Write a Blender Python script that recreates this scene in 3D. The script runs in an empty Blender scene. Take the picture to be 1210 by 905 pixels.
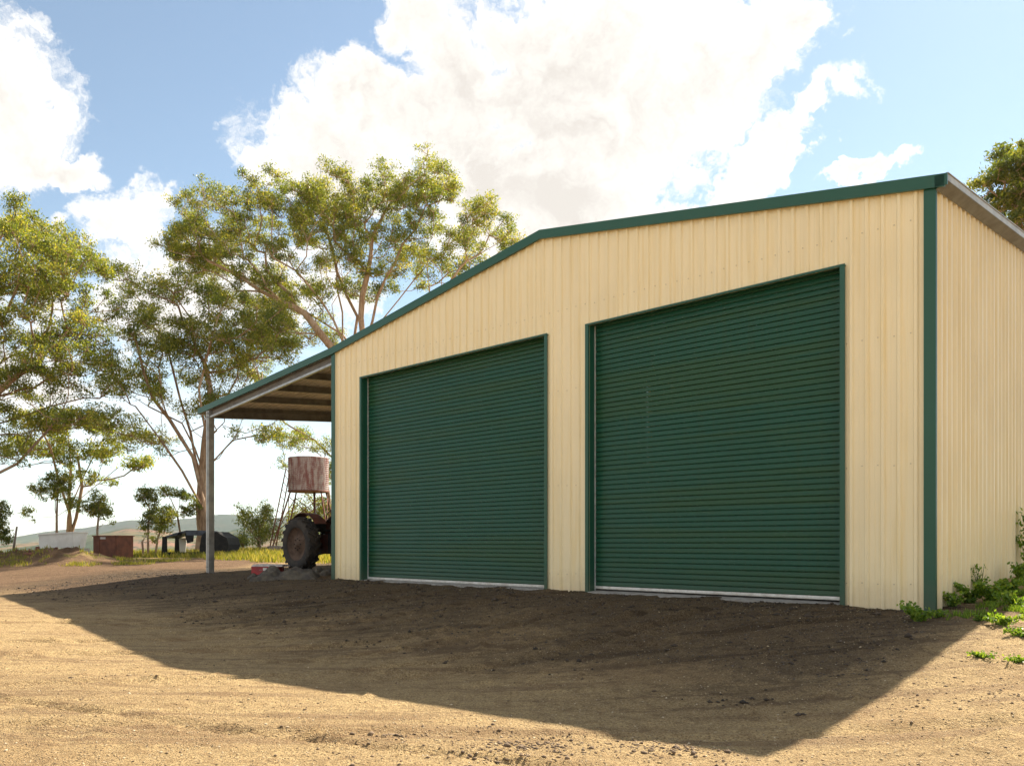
import bpy, math, random
import numpy as np
from mathutils import Vector, noise as mnoise
R = math.radians
SUN_AZ, SUN_EL = 37.74, 44.17
CAM_Z = 0.78
FPX = 978.0
scn = bpy.context.scene
C = scn.collection

# ------------------------------------------------------------------ camera
cd = bpy.data.cameras.new('camera'); cam = bpy.data.objects.new('camera', cd); C.objects.link(cam)
cam.location = (0, 0, CAM_Z); cam.rotation_euler = (R(90), 0, 0)
cd.sensor_width = 36; cd.lens = FPX / 1210 * 36; cd.shift_y = 189.5 / 1210
cd.clip_end = 20000; cd.clip_start = 0.05
scn.camera = cam
scn.view_settings.view_transform = 'Standard'; scn.view_settings.look = 'None'
scn.view_settings.exposure = 1.36; scn.view_settings.gamma = 1

# ------------------------------------------------------------------ node helpers
class NT:
    def __init__(s, tree): s.t = tree; s.n = tree.nodes; s.l = tree.links
    def add(s, typ, **kw):
        n = s.n.new(typ)
        for k, v in kw.items():
            if k.startswith('i_'):
                n.inputs[k[2:].replace('_', ' ')].default_value = v
            else: setattr(n, k, v)
        return n
    def link(s, a, b): s.l.new(a, b)
    def math(s, op, a, b=None, clamp=False):
        n = s.n.new('ShaderNodeMath'); n.operation = op; n.use_clamp = clamp
        for i, v in enumerate((a, b)):
            if v is None: continue
            if isinstance(v, (int, float)): n.inputs[i].default_value = v
            else: s.link(v, n.inputs[i])
        return n.outputs[0]
    def vmath(s, op, a, b=None):
        n = s.n.new('ShaderNodeVectorMath'); n.operation = op
        for i, v in enumerate((a, b)):
            if v is None: continue
            if isinstance(v, (tuple, list)): n.inputs[i].default_value = v
            else: s.link(v, n.inputs[i])
        return n
    def noise(s, vec, scale, detail=6, rough=0.55, dist=0.0):
        n = s.n.new('ShaderNodeTexNoise'); n.inputs['Scale'].default_value = scale
        n.inputs['Detail'].default_value = detail; n.inputs['Roughness'].default_value = rough
        n.inputs['Distortion'].default_value = dist
        if vec is not None: s.link(vec, n.inputs['Vector'])
        return n.outputs['Fac']
    def ramp(s, fac, stops):
        n = s.n.new('ShaderNodeValToRGB'); cr = n.color_ramp
        while len(cr.elements) < len(stops): cr.elements.new(0.5)
        for e, (p, c) in zip(cr.elements, stops):
            e.position = p; e.color = (c, c, c, 1) if isinstance(c, (int, float)) else (*c, 1)
        s.link(fac, n.inputs[0]); return n.outputs[0]
    def mix(s, fac, a, b, mode='MIX'):
        n = s.n.new('ShaderNodeMix'); n.data_type = 'RGBA'; n.blend_type = mode
        for key, v in ((0, fac), (6, a), (7, b)):
            if isinstance(v, (int, float)): n.inputs[key].default_value = v
            elif isinstance(v, (tuple, list)): n.inputs[key].default_value = (*v, 1)
            else: s.link(v, n.inputs[key])
        return n.outputs[2]
    def smooth(s, v, a, b):
        n = s.n.new('ShaderNodeMapRange'); n.interpolation_type = 'SMOOTHSTEP'
        s.link(v, n.inputs[0]); n.inputs[1].default_value = a; n.inputs[2].default_value = b
        return n.outputs[0]

def pdir(x, y):
    v = Vector(((x - 605) / FPX, 1, (642 - y) / FPX)); return v.normalized()

# ------------------------------------------------------------------ world: sky with clouds
w = bpy.data.worlds.new('World'); scn.world = w; w.use_nodes = True
N = NT(w.node_tree)
for n in list(N.n): N.n.remove(n)
sky = N.add('ShaderNodeTexSky', sky_type='NISHITA', sun_disc=False)
sky.sun_elevation = R(SUN_EL); sky.sun_rotation = R(SUN_AZ)
sky.air_density = 1.0; sky.dust_density = 0.15; sky.ozone_density = 1.2
bg = N.add('ShaderNodeBackground'); bg.inputs['Strength'].default_value = 0.075
tc = N.add('ShaderNodeTexCoord'); vec = tc.outputs['Generated']
bw = N.add('ShaderNodeRGBToBW'); N.link(sky.outputs[0], bw.inputs[0])
N.link(N.mix(1.0, N.mix(.34, sky.outputs[0], bw.outputs[0]), (.94, 1.035, 1.02), 'MULTIPLY'), bg.inputs['Color'])
# cloud banks: each is a patch of the sky around a direction, ragged by fractal noise
n1 = N.n.new('ShaderNodeTexNoise'); n1.inputs['Scale'].default_value = 7; n1.inputs['Detail'].default_value = 9; n1.inputs['Roughness'].default_value = 0.6
N.link(vec, n1.inputs['Vector'])
off = N.vmath('SUBTRACT', n1.outputs['Color'], (0.5, 0.5, 0.5))
offs = N.vmath('SCALE', off.outputs[0]); offs.inputs['Scale'].default_value = 0.20
wv = N.vmath('ADD', vec, offs.outputs[0]).outputs[0]
def bank(x, y, rx, ry, amp=1.0, ang=0.0):
    d = pdir(x, y); right = Vector((d.y, -d.x, 0)).normalized(); up = right.cross(d).normalized()
    if ang:
        c, s = math.cos(R(ang)), math.sin(R(ang)); right, up = right * c + up * s, up * c - right * s
    # local tangent coordinates scaled to the bank's size
    q = d.y
    a = N.vmath('DOT_PRODUCT', wv, tuple(right / (rx / FPX * q))).outputs['Value']
    b = N.vmath('DOT_PRODUCT', wv, tuple(up / (ry / FPX * q))).outputs['Value']
    fwd = N.vmath('DOT_PRODUCT', wv, tuple(d)).outputs['Value']
    r2 = N.math('ADD', N.math('MULTIPLY', a, a), N.math('MULTIPLY', b, b))
    v = N.math('SUBTRACT', 1.0, r2)
    v = N.math('MAXIMUM', v, -1.5)
    v = N.math('MULTIPLY', v, amp)
    return N.math('SUBTRACT', v, N.math('MULTIPLY', N.math('LESS_THAN', fwd, 0.2), 4.0))
banks = [(-25, 105, 110, 88), (70, 168, 66, 30), (-130, 30, 150, 90),
         (160, 250, 66, 46, .8), (20, 240, 70, 18, .6), (250, 350, 190, 70, .7), (30,420,150,80,.5),
         (375, 170, 105, 60), (430, 110, 70, 60), (540, 120, 105, 120), (690, 110, 200, 170), (860, 60, 120, 95), (640, 250, 170, 100), (490, 10, 50, 60), (950,0,50,40),
         (900, 190, 130, 32, 1.0, 38), (1010, 195, 75, 14, .9, 32), (790, 250, 60, 30, .7),
         (720, -120, 330, 130)]
acc = None
for b in banks:
    v = bank(*b); acc = v if acc is None else N.math('MAXIMUM', acc, v)
fine = N.noise(wv, 22, 8, 0.65)
# sky elsewhere: a broken cumulus field of the same kind
map1 = N.add('ShaderNodeMapping'); map1.inputs['Scale'].default_value = (1, 1, 1.9); N.link(vec, map1.inputs['Vector'])
field = N.noise(map1.outputs[0], 2.2, 10, 0.6, 0.3)
sep = N.add('ShaderNodeSeparateXYZ'); N.link(vec, sep.inputs[0])
front = N.smooth(sep.outputs['Y'], 0.25, 0.55)
fieldm = N.math('SUBTRACT', N.math('MULTIPLY', N.math('SUBTRACT', field, 0.46), 6.0), N.math('MULTIPLY', front, 3.0))
# low streaky haze clouds near the horizon
map2 = N.add('ShaderNodeMapping'); map2.inputs['Scale'].default_value = (2, 2, 16); N.link(vec, map2.inputs['Vector'])
streak = N.noise(map2.outputs[0], 2.5, 7, 0.55, 0.4)
lowz = N.math('SUBTRACT', 1.0, N.smooth(sep.outputs['Z'], 0.10, 0.30))
lowm = N.math('MULTIPLY', N.smooth(streak, 0.40, 0.62), lowz)
dens = N.math('ADD', acc, N.math('MULTIPLY', N.math('SUBTRACT', fine, 0.5), 2.6))
dens = N.math('MAXIMUM', dens, fieldm)
mask = N.smooth(dens, -0.08, 0.55)
mask = N.math('MAXIMUM', mask, N.math('MULTIPLY', lowm, 0.6))
mask = N.math('MULTIPLY', mask, 0.97)
veil = N.math('MULTIPLY', N.math('SUBTRACT', 1.0, N.smooth(sep.outputs['Z'], 0.0, 0.30)), 0.22)
mask = N.math('MAXIMUM', mask, veil)
thick = N.math('ADD', N.math('MULTIPLY', dens, 0.55), N.math('MULTIPLY', N.math('SUBTRACT', N.noise(vec, 3.5, 4, .45), .5), 1.1))
ccol = N.ramp(thick, [(0.0, (1.0, 0.985, 0.96)), (0.15, (1.0, 0.98, 0.94)), (0.45, (0.90, 0.86, 0.80)), (0.8, (0.74, 0.69, 0.63))])
cbg = N.add('ShaderNodeBackground'); N.link(ccol, cbg.inputs['Color']); cbg.inputs['Strength'].default_value = 0.47
ms = N.add('ShaderNodeMixShader'); N.link(mask, ms.inputs[0]); N.link(bg.outputs[0], ms.inputs[1]); N.link(cbg.outputs[0], ms.inputs[2])
ow = N.add('ShaderNodeOutputWorld'); N.link(ms.outputs[0], ow.inputs['Surface'])

# ------------------------------------------------------------------ sun
sd = bpy.data.lights.new('sun', 'SUN'); so = bpy.data.objects.new('sun', sd); C.objects.link(so)
sd.energy = 5.0; sd.angle = R(0.53); sd.color = (1.0, 0.90, 0.74)
dsun = Vector((math.sin(R(SUN_AZ)) * math.cos(R(SUN_EL)), math.cos(R(SUN_AZ)) * math.cos(R(SUN_EL)), math.sin(R(SUN_EL))))
so.rotation_euler = (-dsun).to_track_quat('-Z', 'Y').to_euler(); so.location = dsun * 60

# ------------------------------------------------------------------ materials
def mat(name, col, rough=0.6, metal=0.0, var=None, vscale=4.0, bump=0.0, bscale=40.0, stretch=None, spec=0.5, coord='Object'):
    m = bpy.data.materials.new(name); m.use_nodes = True; T = NT(m.node_tree)
    p = T.n['Principled BSDF']; p.inputs['Roughness'].default_value = rough; p.inputs['Metallic'].default_value = metal
    p.inputs['Specular IOR Level'].default_value = spec
    t = T.add('ShaderNodeTexCoord'); v = t.outputs[coord]
    if stretch:
        mp = T.add('ShaderNodeMapping'); mp.inputs['Scale'].default_value = stretch; T.link(v, mp.inputs[0]); v = mp.outputs[0]
    if var:
        f = T.noise(v, vscale, 8, 0.62)
        c = T.mix(T.smooth(f, 0.35, 0.68), col, var); T.link(c, p.inputs['Base Color'])
    else: p.inputs['Base Color'].default_value = (*col, 1)
    if bump:
        b = T.add('ShaderNodeBump'); b.inputs['Strength'].default_value = 1.0; b.inputs['Distance'].default_value = bump
        T.link(T.noise(v, bscale, 5, .6), b.inputs['Height']); T.link(b.outputs[0], p.inputs['Normal'])
    m['T'] = 0
    return m
M = {}
# painted sheet: base colour with faint run-off streaks and dust near the ground
def sheetmat(name, col, streakcol, dust, amt=.25, rough=.42):
    m = bpy.data.materials.new(name); m.use_nodes = True; T = NT(m.node_tree); p = T.n['Principled BSDF']
    p.inputs['Roughness'].default_value = rough
    g = T.add('ShaderNodeNewGeometry'); v = g.outputs['Position']
    mp = T.add('ShaderNodeMapping'); mp.inputs['Scale'].default_value = (9, 9, .35); T.link(v, mp.inputs[0])
    s = T.noise(mp.outputs[0], 1.6, 6, .6)
    c = T.mix(T.math('MULTIPLY', T.smooth(s, .46, .72), amt), col, streakcol)
    big = T.noise(v, .9, 4, .5)
    c = T.mix(T.math('MULTIPLY', T.smooth(big, .4, .7), amt * .5), c, tuple(x * .86 for x in col))
    sp = T.add('ShaderNodeSeparateXYZ'); T.link(v, sp.inputs[0])
    if 'slat' in name:
        bm = T.add('ShaderNodeMapping'); bm.inputs['Scale'].default_value = (.12, .12, 2.2); T.link(v, bm.inputs[0])
        c = T.mix(T.math('MULTIPLY', T.smooth(T.noise(bm.outputs[0], 1.3, 5, .7), .45, .62), .75), c, (.020, .070, .024)); p.inputs['Specular IOR Level'].default_value = .3
    low = T.math('SUBTRACT', 1.0, T.smooth(T.math('ADD', sp.outputs[2], T.math('MULTIPLY', T.noise(v, 7, 6, .7), .5)), .2, .75))
    c = T.mix(T.math('MULTIPLY', low, .35), c, dust)
    T.link(c, p.inputs['Base Color'])
    T.link(T.math('ADD', T.math('MULTIPLY', big, .2), rough - .1), p.inputs['Roughness'])
    b = T.add('ShaderNodeBump'); b.inputs['Distance'].default_value = .006; b.inputs['Strength'].default_value = .7
    T.link(T.noise(v, 2.6, 3, .5), b.inputs['Height']); T.link(b.outputs[0], p.inputs['Normal'])
    return m
M['cream'] = sheetmat('cream_sheet', (.90, .77, .50), (.84, .66, .33), (.50, .37, .22), .7)
M['green'] = sheetmat('green_sheet', (.006, .080, .046), (.014, .074, .036), (.10, .08, .05), .4, .38)
M['slat'] = sheetmat('green_slat', (.009, .072, .041), (.020, .066, .027), (.06, .075, .045), .5, .36)
M['galv'] = mat('galvanised_steel', (.42, .43, .42), .42, .75, (.30, .30, .29), 6, .0006, 30)
M['galvdark'] = mat('galvanised_underside', (.58, .54, .49), .6, .1, (.46, .42, .37), 3)
M['steel'] = mat('dull_shade_toned_steel', (.17, .165, .155), .65, .1, (.11, .105, .10), 5)  # purlin grey; on the rafter web its dark tone stands for shade
M['gutter'] = mat('pale_gutter', (.50, .49, .42), .5, .3, (.36, .35, .30), 5)  # pale face colour with darker mottling; the sole is darker still
M['sole'] = mat('gutter_underside', (.24, .24, .19), .6, .1, (.17, .16, .12), 5)
M['alu'] = mat('aluminium_rail', (.68, .68, .66), .4, .3, (.5, .48, .44), 9)
M['conc'] = mat('concrete', (.36, .34, .31), .9, 0, (.24, .21, .18), 7, .003, 60)
M['rust'] = mat('rusted_iron', (.20, .075, .042), .85, .1, (.11, .045, .03), 3, .004, 30)
M['oldred'] = mat('faded_red_paint', (.11, .028, .018), .7, .1, (.05, .025, .016), 6, .002, 40)
M['redbox'] = mat('red_paint', (.42, .025, .03), .5, 0, (.25, .03, .03), 8)
M['lid'] = mat('pale_lid', (.55, .50, .47), .6, 0, (.35, .30, .28), 9)  # pale grey with darker mottling
M['rubber'] = mat('dusty_rubber', (.020, .018, .017), .85, 0, (.05, .04, .03), 5, .003, 30)
M['rim'] = mat('rusty_dusty_rim', (.12, .075, .05), .8, .2, (.06, .035, .022), 7)
M['black'] = mat('black_metal', (.008, .008, .009), .9, 0, (.022, .020, .018), 6)
M['bluegrey'] = mat('blue_grey_metal', (.045, .055, .08), .4, .3, (.015, .017, .022), 3)
M['olive'] = mat('dull_green_bonnet', (.022, .028, .018), .75, 0, (.06, .03, .02), 4)
M['white'] = mat('weathered_white', (.72, .71, .68), .6, 0, (.60, .58, .54), 2, .004, 9)
M['yellow'] = mat('faded_yellow', (.45, .24, .05), .7, 0, (.22, .10, .04), 5)
M['tarp'] = mat('dark_sacking', (.06, .052, .045), .95, 0, (.13, .11, .08), 7, .006, 60)
M['wood'] = mat('grey_timber', (.23, .18, .14), .9, 0, (.13, .10, .08), 9, .004, 40, (1, 1, .15))
M['screw'] = mat('screw_head', (.50, .42, .28), .5, .3)

# tank: faded red with white streaks
def tankmat():
    m = bpy.data.materials.new('tank_sheet'); m.use_nodes = True; T = NT(m.node_tree); p = T.n['Principled BSDF']
    g = T.add('ShaderNodeNewGeometry'); mp = T.add('ShaderNodeMapping'); mp.inputs['Scale'].default_value = (3, 3, .6)
    T.link(g.outputs['Position'], mp.inputs[0])
    f = T.noise(mp.outputs[0], 2.2, 9, .72)
    f2 = T.noise(g.outputs['Position'], 1.3, 6, .6)
    c = T.mix(T.smooth(f, .40, .58), (.22, .085, .075), (.40, .33, .31)); c = T.mix(T.math('MULTIPLY', T.smooth(f2, .5, .66), .7), c, (.22, .10, .085))
    T.link(c, p.inputs['Base Color']); p.inputs['Roughness'].default_value = .8; return m
M['tank'] = tankmat()

def barkmat(name, a, b, c):
    m = bpy.data.materials.new(name); m.use_nodes = True; T = NT(m.node_tree); p = T.n['Principled BSDF']
    g = T.add('ShaderNodeNewGeometry'); mp = T.add('ShaderNodeMapping'); mp.inputs['Scale'].default_value = (5, 5, .9)
    T.link(g.outputs['Position'], mp.inputs[0])
    f = T.noise(mp.outputs[0], 2.0, 9, .7, .6); f2 = T.noise(g.outputs['Position'], .8, 5, .6)
    col = T.mix(T.smooth(f, .4, .62), a, b); col = T.mix(T.smooth(f2, .5, .7), col, c)
    T.link(col, p.inputs['Base Color']); p.inputs['Roughness'].default_value = .9; p.inputs['Specular IOR Level'].default_value = .2
    bb = T.add('ShaderNodeBump'); bb.inputs['Distance'].default_value = .03; T.link(f, bb.inputs['Height']); T.link(bb.outputs[0], p.inputs['Normal'])
    return m
M['bark'] = barkmat('gum_bark', (.40, .27, .18), (.22, .14, .09), (.50, .38, .28))
M['barkpale'] = barkmat('pale_gum_bark', (.50, .36, .25), (.32, .20, .13), (.58, .46, .35))

def leafmat(name, stops, transl=.45, rough=.45, tmul=(1.5, 1.35, .55)):
    m = bpy.data.materials.new(name); m.use_nodes = True; T = NT(m.node_tree)
    for n in list(T.n): T.n.remove(n)
    at = T.add('ShaderNodeAttribute', attribute_name='tint')
    c = T.ramp(at.outputs['Fac'], stops)
    p = T.add('ShaderNodeBsdfPrincipled'); p.inputs['Roughness'].default_value = rough; T.link(c, p.inputs['Base Color'])
    p.inputs['Specular IOR Level'].default_value = .35
    tr = T.add('ShaderNodeBsdfTranslucent'); T.link(T.mix(1.0, c, tmul, 'MULTIPLY'), tr.inputs['Color'])
    mx = T.add('ShaderNodeMixShader'); mx.inputs[0].default_value = transl
    T.link(p.outputs[0], mx.inputs[1]); T.link(tr.outputs[0], mx.inputs[2])
    o = T.add('ShaderNodeOutputMaterial'); T.link(mx.outputs[0], o.inputs[0]); return m
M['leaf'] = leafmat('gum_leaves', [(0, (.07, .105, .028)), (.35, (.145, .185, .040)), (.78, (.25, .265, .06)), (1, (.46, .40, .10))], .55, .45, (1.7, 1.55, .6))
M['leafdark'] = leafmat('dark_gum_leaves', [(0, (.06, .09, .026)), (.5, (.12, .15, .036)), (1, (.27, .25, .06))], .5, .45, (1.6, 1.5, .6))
M['weed'] = leafmat('weed_leaves', [(0, (.07, .13, .02)), (.5, (.15, .26, .035)), (1, (.34, .42, .06))], .5)  # leaf colours brightened to stand in for sunlight on the weeds
M['grass'] = leafmat('grass_blades', [(0, (.10, .15, .02)), (.5, (.26, .25, .04)), (1, (.45, .36, .12))], .5, .6, (1.3, 1.2, .6))

# ------------------------------------------------------------------ object helpers
LOC = {}
def put(name, me, parent=None):
    o = bpy.data.objects.new(name, me); C.objects.link(o)
    if parent is not None: o.parent = parent
    return o
def tag(o, label=None, cat=None, group=None, kind=None):
    if label: o['label'] = label
    if cat: o['category'] = cat
    if group: o['group'] = group
    if kind: o['kind'] = kind
    return o
def thing(name, loc, label, cat, group=None, rz=0.0):
    o = bpy.data.objects.new(name, None); C.objects.link(o); o.location = loc; o.rotation_euler = (0, 0, rz)
    o.empty_display_size = .2; tag(o, label, cat, group); LOC[o.name] = Vector(loc); return o
def np_mesh(name, verts, quads, m=None, smooth=False, attrs=None):
    me = bpy.data.meshes.new(name); verts = np.asarray(verts, np.float32); quads = np.asarray(quads, np.int32)
    k = quads.shape[1]; nf = len(quads)
    me.vertices.add(len(verts)); me.vertices.foreach_set('co', verts.ravel())
    me.loops.add(nf * k); me.loops.foreach_set('vertex_index', quads.ravel())
    me.polygons.add(nf); me.polygons.foreach_set('loop_start', np.arange(0, nf * k, k, dtype=np.int32))
    me.polygons.foreach_set('loop_total', np.full(nf, k, np.int32))
    if smooth: me.polygons.foreach_set('use_smooth', np.ones(nf, bool))
    for an, (dom, arr) in (attrs or {}).items():
        a = me.attributes.new(an, 'FLOAT', dom); a.data.foreach_set('value', np.asarray(arr, np.float32))
    me.update(calc_edges=True)
    if m is not None: me.materials.append(m)
    return me
class MB:
    """collects faces in world space; build() links one object, relative to its root's base"""
    def __init__(s): s.v = []; s.f = []; s.sm = []
    def poly(s, pts, smooth=False):
        n = len(s.v); s.v += [tuple(p) for p in pts]; s.f.append(tuple(range(n, n + len(pts)))); s.sm.append(smooth)
    def hexa(s, p):  # 8 corners: bottom 0-3 ccw, top 4-7
        n = len(s.v); s.v += [tuple(q) for q in p]
        for f in ((3, 2, 1, 0), (4, 5, 6, 7), (0, 1, 5, 4), (1, 2, 6, 5), (2, 3, 7, 6), (3, 0, 4, 7)):
            s.f.append(tuple(n + i for i in f)); s.sm.append(False)
    def box(s, x0, x1, y0, y1, z0, z1, fn=None):
        p = [(x0, y0, z0), (x1, y0, z0), (x1, y1, z0), (x0, y1, z0), (x0, y0, z1), (x1, y0, z1), (x1, y1, z1), (x0, y1, z1)]
        s.hexa([fn(*q) for q in p] if fn else p)
    def tube(s, pts, rad, seg=8, cap=True, smooth=True):
        pts = [Vector(p) for p in pts]; n0 = len(s.v); k = len(pts)
        if isinstance(rad, (int, float)): rad = [rad] * k
        ref = None
        for i, p in enumerate(pts):
            t = (pts[min(i + 1, k - 1)] - pts[max(i - 1, 0)]).normalized()
            if ref is None: ref = t.orthogonal().normalized()
            ref = (ref - t * ref.dot(t)).normalized(); bn = t.cross(ref)
            for j in range(seg):
                an = 2 * math.pi * j / seg; q = p + (ref * math.cos(an) + bn * math.sin(an)) * rad[i]; s.v.append(tuple(q))
        for i in range(k - 1):
            for j in range(seg):
                a = n0 + i * seg + j; b = n0 + i * seg + (j + 1) % seg
                s.f.append((a, b, b + seg, a + seg)); s.sm.append(smooth)
        if cap:
            s.f.append(tuple(n0 + j for j in reversed(range(seg)))); s.sm.append(False)
            s.f.append(tuple(n0 + (k - 1) * seg + j for j in range(seg))); s.sm.append(False)
    def lathe(s, prof, cen, axis, seg=32, smooth=True, closed=False):
        """prof: (radius, along-axis)"""
        ax = Vector(axis).normalized(); r0 = ax.orthogonal().normalized(); r1 = ax.cross(r0); cen = Vector(cen); n0 = len(s.v)
        for (r, h) in prof:
            for j in range(seg):
                an = 2 * math.pi * j / seg; s.v.append(tuple(cen + ax * h + (r0 * math.cos(an) + r1 * math.sin(an)) * r))
        for i in range(len(prof) - 1):
            for j in range(seg):
                a = n0 + i * seg + j; b = n0 + i * seg + (j + 1) % seg
                s.f.append((a, b, b + seg, a + seg)); s.sm.append(smooth)
    def build(s, name, m, parent=None, root=None, label=None, kind=None, local=False):
        base = Vector((0, 0, 0))
        if not local:
            r = root if root is not None else parent
            while r is not None and r.parent is not None: r = r.parent
            if r is not None: base = LOC.get(r.name, Vector((0, 0, 0)))
        me = bpy.data.meshes.new(name)
        me.from_pydata([(x - base[0], y - base[1], z - base[2]) for x, y, z in s.v], [], s.f)
        me.polygons.foreach_set('use_smooth', s.sm); me.materials.append(m); me.update()
        o = put(name, me, parent)
        if label: o['label'] = label
        if kind: o['kind'] = kind
        return o
rng = np.random.default_rng(7); random.seed(7)

# ------------------------------------------------------------------ numpy noise
def vnoise(x, y, seed=0):
    xi = np.floor(x).astype(np.int64); yi = np.floor(y).astype(np.int64); fx = x - xi; fy = y - yi
    fx = fx * fx * (3 - 2 * fx); fy = fy * fy * (3 - 2 * fy)
    def h(a, b):
        n = (a * 374761393 + b * 668265263 + seed * 974634777) & 0x7fffffff
        n = (n ^ (n >> 13)) * 1274126177 & 0x7fffffff
        return ((n ^ (n >> 16)) & 0xffff) / 65535.0
    return (h(xi, yi) * (1 - fx) + h(xi + 1, yi) * fx) * (1 - fy) + (h(xi, yi + 1) * (1 - fx) + h(xi + 1, yi + 1) * fx) * fy
def fbm(x, y, oct=4, seed=0, gain=.5):
    s = 0; a = 1; t = 0
    for i in range(oct):
        s = s + a * vnoise(x * 2 ** i + 17.3 * i, y * 2 ** i - 9.1 * i, seed + i); t += a; a *= gain
    return s / t - .5
def sst(x, a, b):
    t = np.clip((x - a) / (b - a), 0, 1); return t * t * (3 - 2 * t)

# ------------------------------------------------------------------ shed frame: a runs left along the front, b runs back, floor climbs gently to the back
OX, OY = 4.921, 9.664
AX, AY = -.7218, .6921
BX, BY = .6921, .7218
K = .079
def S(a, b, z): return (OX + a * AX + b * BX, OY + a * AY + b * BY, z + K * b)
def toab(x, y):
    dx = x - OX; dy = y - OY; return dx * AX + dy * AY, dx * BX + dy * BY
W = 12.23; AP = 6.11; LW = 18.55; L = 12.0
def roofz(a):
    if a <= AP: return 5.06 + .158 * a
    if a <= W: return 5.06 + .158 * (2 * AP - a)
    return 5.057 - .098 * (a - W)

# ------------------------------------------------------------------ the ground
def height(x, y):
    a, b = toab(x, y)
    left = sst(a, 11.5, 15)
    back = np.clip(b, 0, None)
    zb_r = K * np.minimum(back, 14)
    zb_l = .034 * np.minimum(back, 14)
    z = zb_r * (1 - left) + zb_l * left
    z = z - (.444 + .124 * (1 - sst(a, 3.3, 19.9))) * sst(-b, .2, 5.76) + .029 * np.clip(-b - 3, 0, 5)
    z = z + .035 * np.exp(-(b / .22) ** 2) * np.clip(fbm(a * 1.7, a * .3, 3, 50) + .15, 0, 1) * 3
    z = z - .018 * (b < .3)
    # dirt mound on the left
    md = np.exp(-((x + 16.4) / 1.25) ** 2 - ((y - 31) / 1.3) ** 2) * .50 + np.exp(-((x + 19.6) / 2.2) ** 2 - ((y - 31.0) / 2.1) ** 2) * .44 \
        + np.exp(-((x + 25) / 3.5) ** 2 - ((y - 31.5) / 2) ** 2) * .5
    z = z + md * (1 + 1.6 * fbm(x * 1.5, y * 1.5, 4, 5)) + .07 * fbm(x * 2.5, y * 2.5, 2, 6) * sst(md, .05, .2)
    # bank by the right wall
    z = z + .10 * np.exp(-((a + 1.6) / 1.0) ** 2) * sst(b, .3, 2.5) * (1 + fbm(x * 3, y * 3, 3, 9))
    # fine relief, only outside the slab
    out = 1 - ((a > -.05) & (a < W + .05) & (b > -.05)) * 1.0
    near = np.exp(-np.hypot(x, y - 8) / 40)
    ca, sa = math.cos(R(14)), math.sin(R(14)); xs = x * ca + y * sa; ys = -x * sa + y * ca
    ruts = fbm(xs * .35, ys * 3.2, 3, 21) * .02 * sst(-b, .6, 2.5)
    rut2 = fbm(x * .8 + y * 1.6, (y - x) * .25, 3, 33)
    rel = fbm(x * .5, y * .5, 3, 1) * .045 * sst(-b, 1.0, 4) + fbm(x * 2.2, y * 2.2, 3, 2) * .028 + fbm(x * 9, y * 9, 3, 3) * (.016 + .022 * sst(b, -4.5, -1.5))
    clod = np.clip(fbm(x * 6, y * 6, 3, 44) - .16, 0, 1) * .22 * sst(fbm(x * .9, y * .9, 2, 45), .02, .2)
    z = z + out * near * (ruts + rel + clod) 
    # tyre ruts: some cross the yard, others curve out of the doors; a tread print in front of the right door
    def rut(d, wd, dp, m_):
        return m_ * (-2.0 * dp * np.exp(-(d / wd) ** 2) * (.4 + .8 * vnoise(x * 1.9, y * 1.3, 7)) + dp * .7 * np.exp(-((np.abs(d) - wd * 1.8) / (wd * .6)) ** 2) * (vnoise(x * 6, y * 6, 8) ** 2) * 1.6)
    for (c0, sl, wd, dp) in ((4.9, .40, .06, .030), (5.6, .05, .08, .022), (8.4, -.28, .08, .022), (11.2, -.42, .10, .03), (12.9, -.42, .10, .03), (15.4, -.35, .12, .03)):
        z = z + rut(y - (c0 - sl * x + .18 * np.sin(x * .5 + c0)), wd, dp, out)
    for (c0, wd, dp) in ((2.3, .09, .045), (3.9, .08, .045), (2.9, .06, .03), (7.5, .09, .04), (9.1, .09, .04), (8.3, .06, .025), (5.7, .05, .018)):
        z = z + rut(a - c0 + .05 * b * np.abs(b) * .6, wd, dp, out * sst(-b, .3, 1.0) * (1 - sst(-b, 4.5, 6.5)))
    tx, ty = x - 1.55, y - 9.3; u = tx * .63 + ty * .77; v_ = tx * .77 - ty * .63
    z = z - .05 * np.clip(np.sin(u * 2 * math.pi / .2 + np.abs(v_) * 6), 0, 1) * np.exp(-(v_ / .17) ** 4) * np.exp(-(u / .95) ** 4)
    # crest and fall into the valley
    far = np.clip(y - 44, 0, None)
    z = z - np.minimum(far ** 1.35 * .14, 95 + 0 * far)
    lf = np.clip(-x - 45, 0, None); z = z - np.minimum(lf ** 1.2 * .1, 40)
    return z
def H(x, y): return float(height(np.array([float(x)]), np.array([float(y)]))[0])

def spaced(core0, core1, cs, tiers, lim0, lim1, g=1.16):
    c = list(np.arange(core0, core1 + 1e-6, cs))
    def go(start, sgn, ts, lim):
        r = []; p = start; st = cs
        for (end, s_) in ts:
            while (p - end) * sgn < -1e-6: p += sgn * s_; r.append(p)
            st = s_
        while (p - lim) * sgn < 0: st *= g; p += sgn * st; r.append(p)
        return r
    return np.array(sorted(go(core0, -1, tiers[0], lim0)) + c + go(core1, 1, tiers[1], lim1))
gx = spaced(-12, 8, .05, ([(-26, .16)], [(14, .15)]), -9000, 9000)
gy = spaced(3.2, 18.5, .05, ([(0, .12)], [(46, .2)]), -7000, 10000)
GX, GY = np.meshgrid(gx, gy); gxx = GX.ravel(); gyy = GY.ravel(); gz = height(gxx, gyy)
nx, ny = len(gx), len(gy)
idx = np.arange(nx * ny).reshape(ny, nx)
quads = np.stack([idx[:-1, :-1].ravel(), idx[:-1, 1:].ravel(), idx[1:, 1:].ravel(), idx[1:, :-1].ravel()], 1)
ga, gb = toab(gxx, gyy)
nz = fbm(gxx * .8, gyy * .8, 4, 61)
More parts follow.
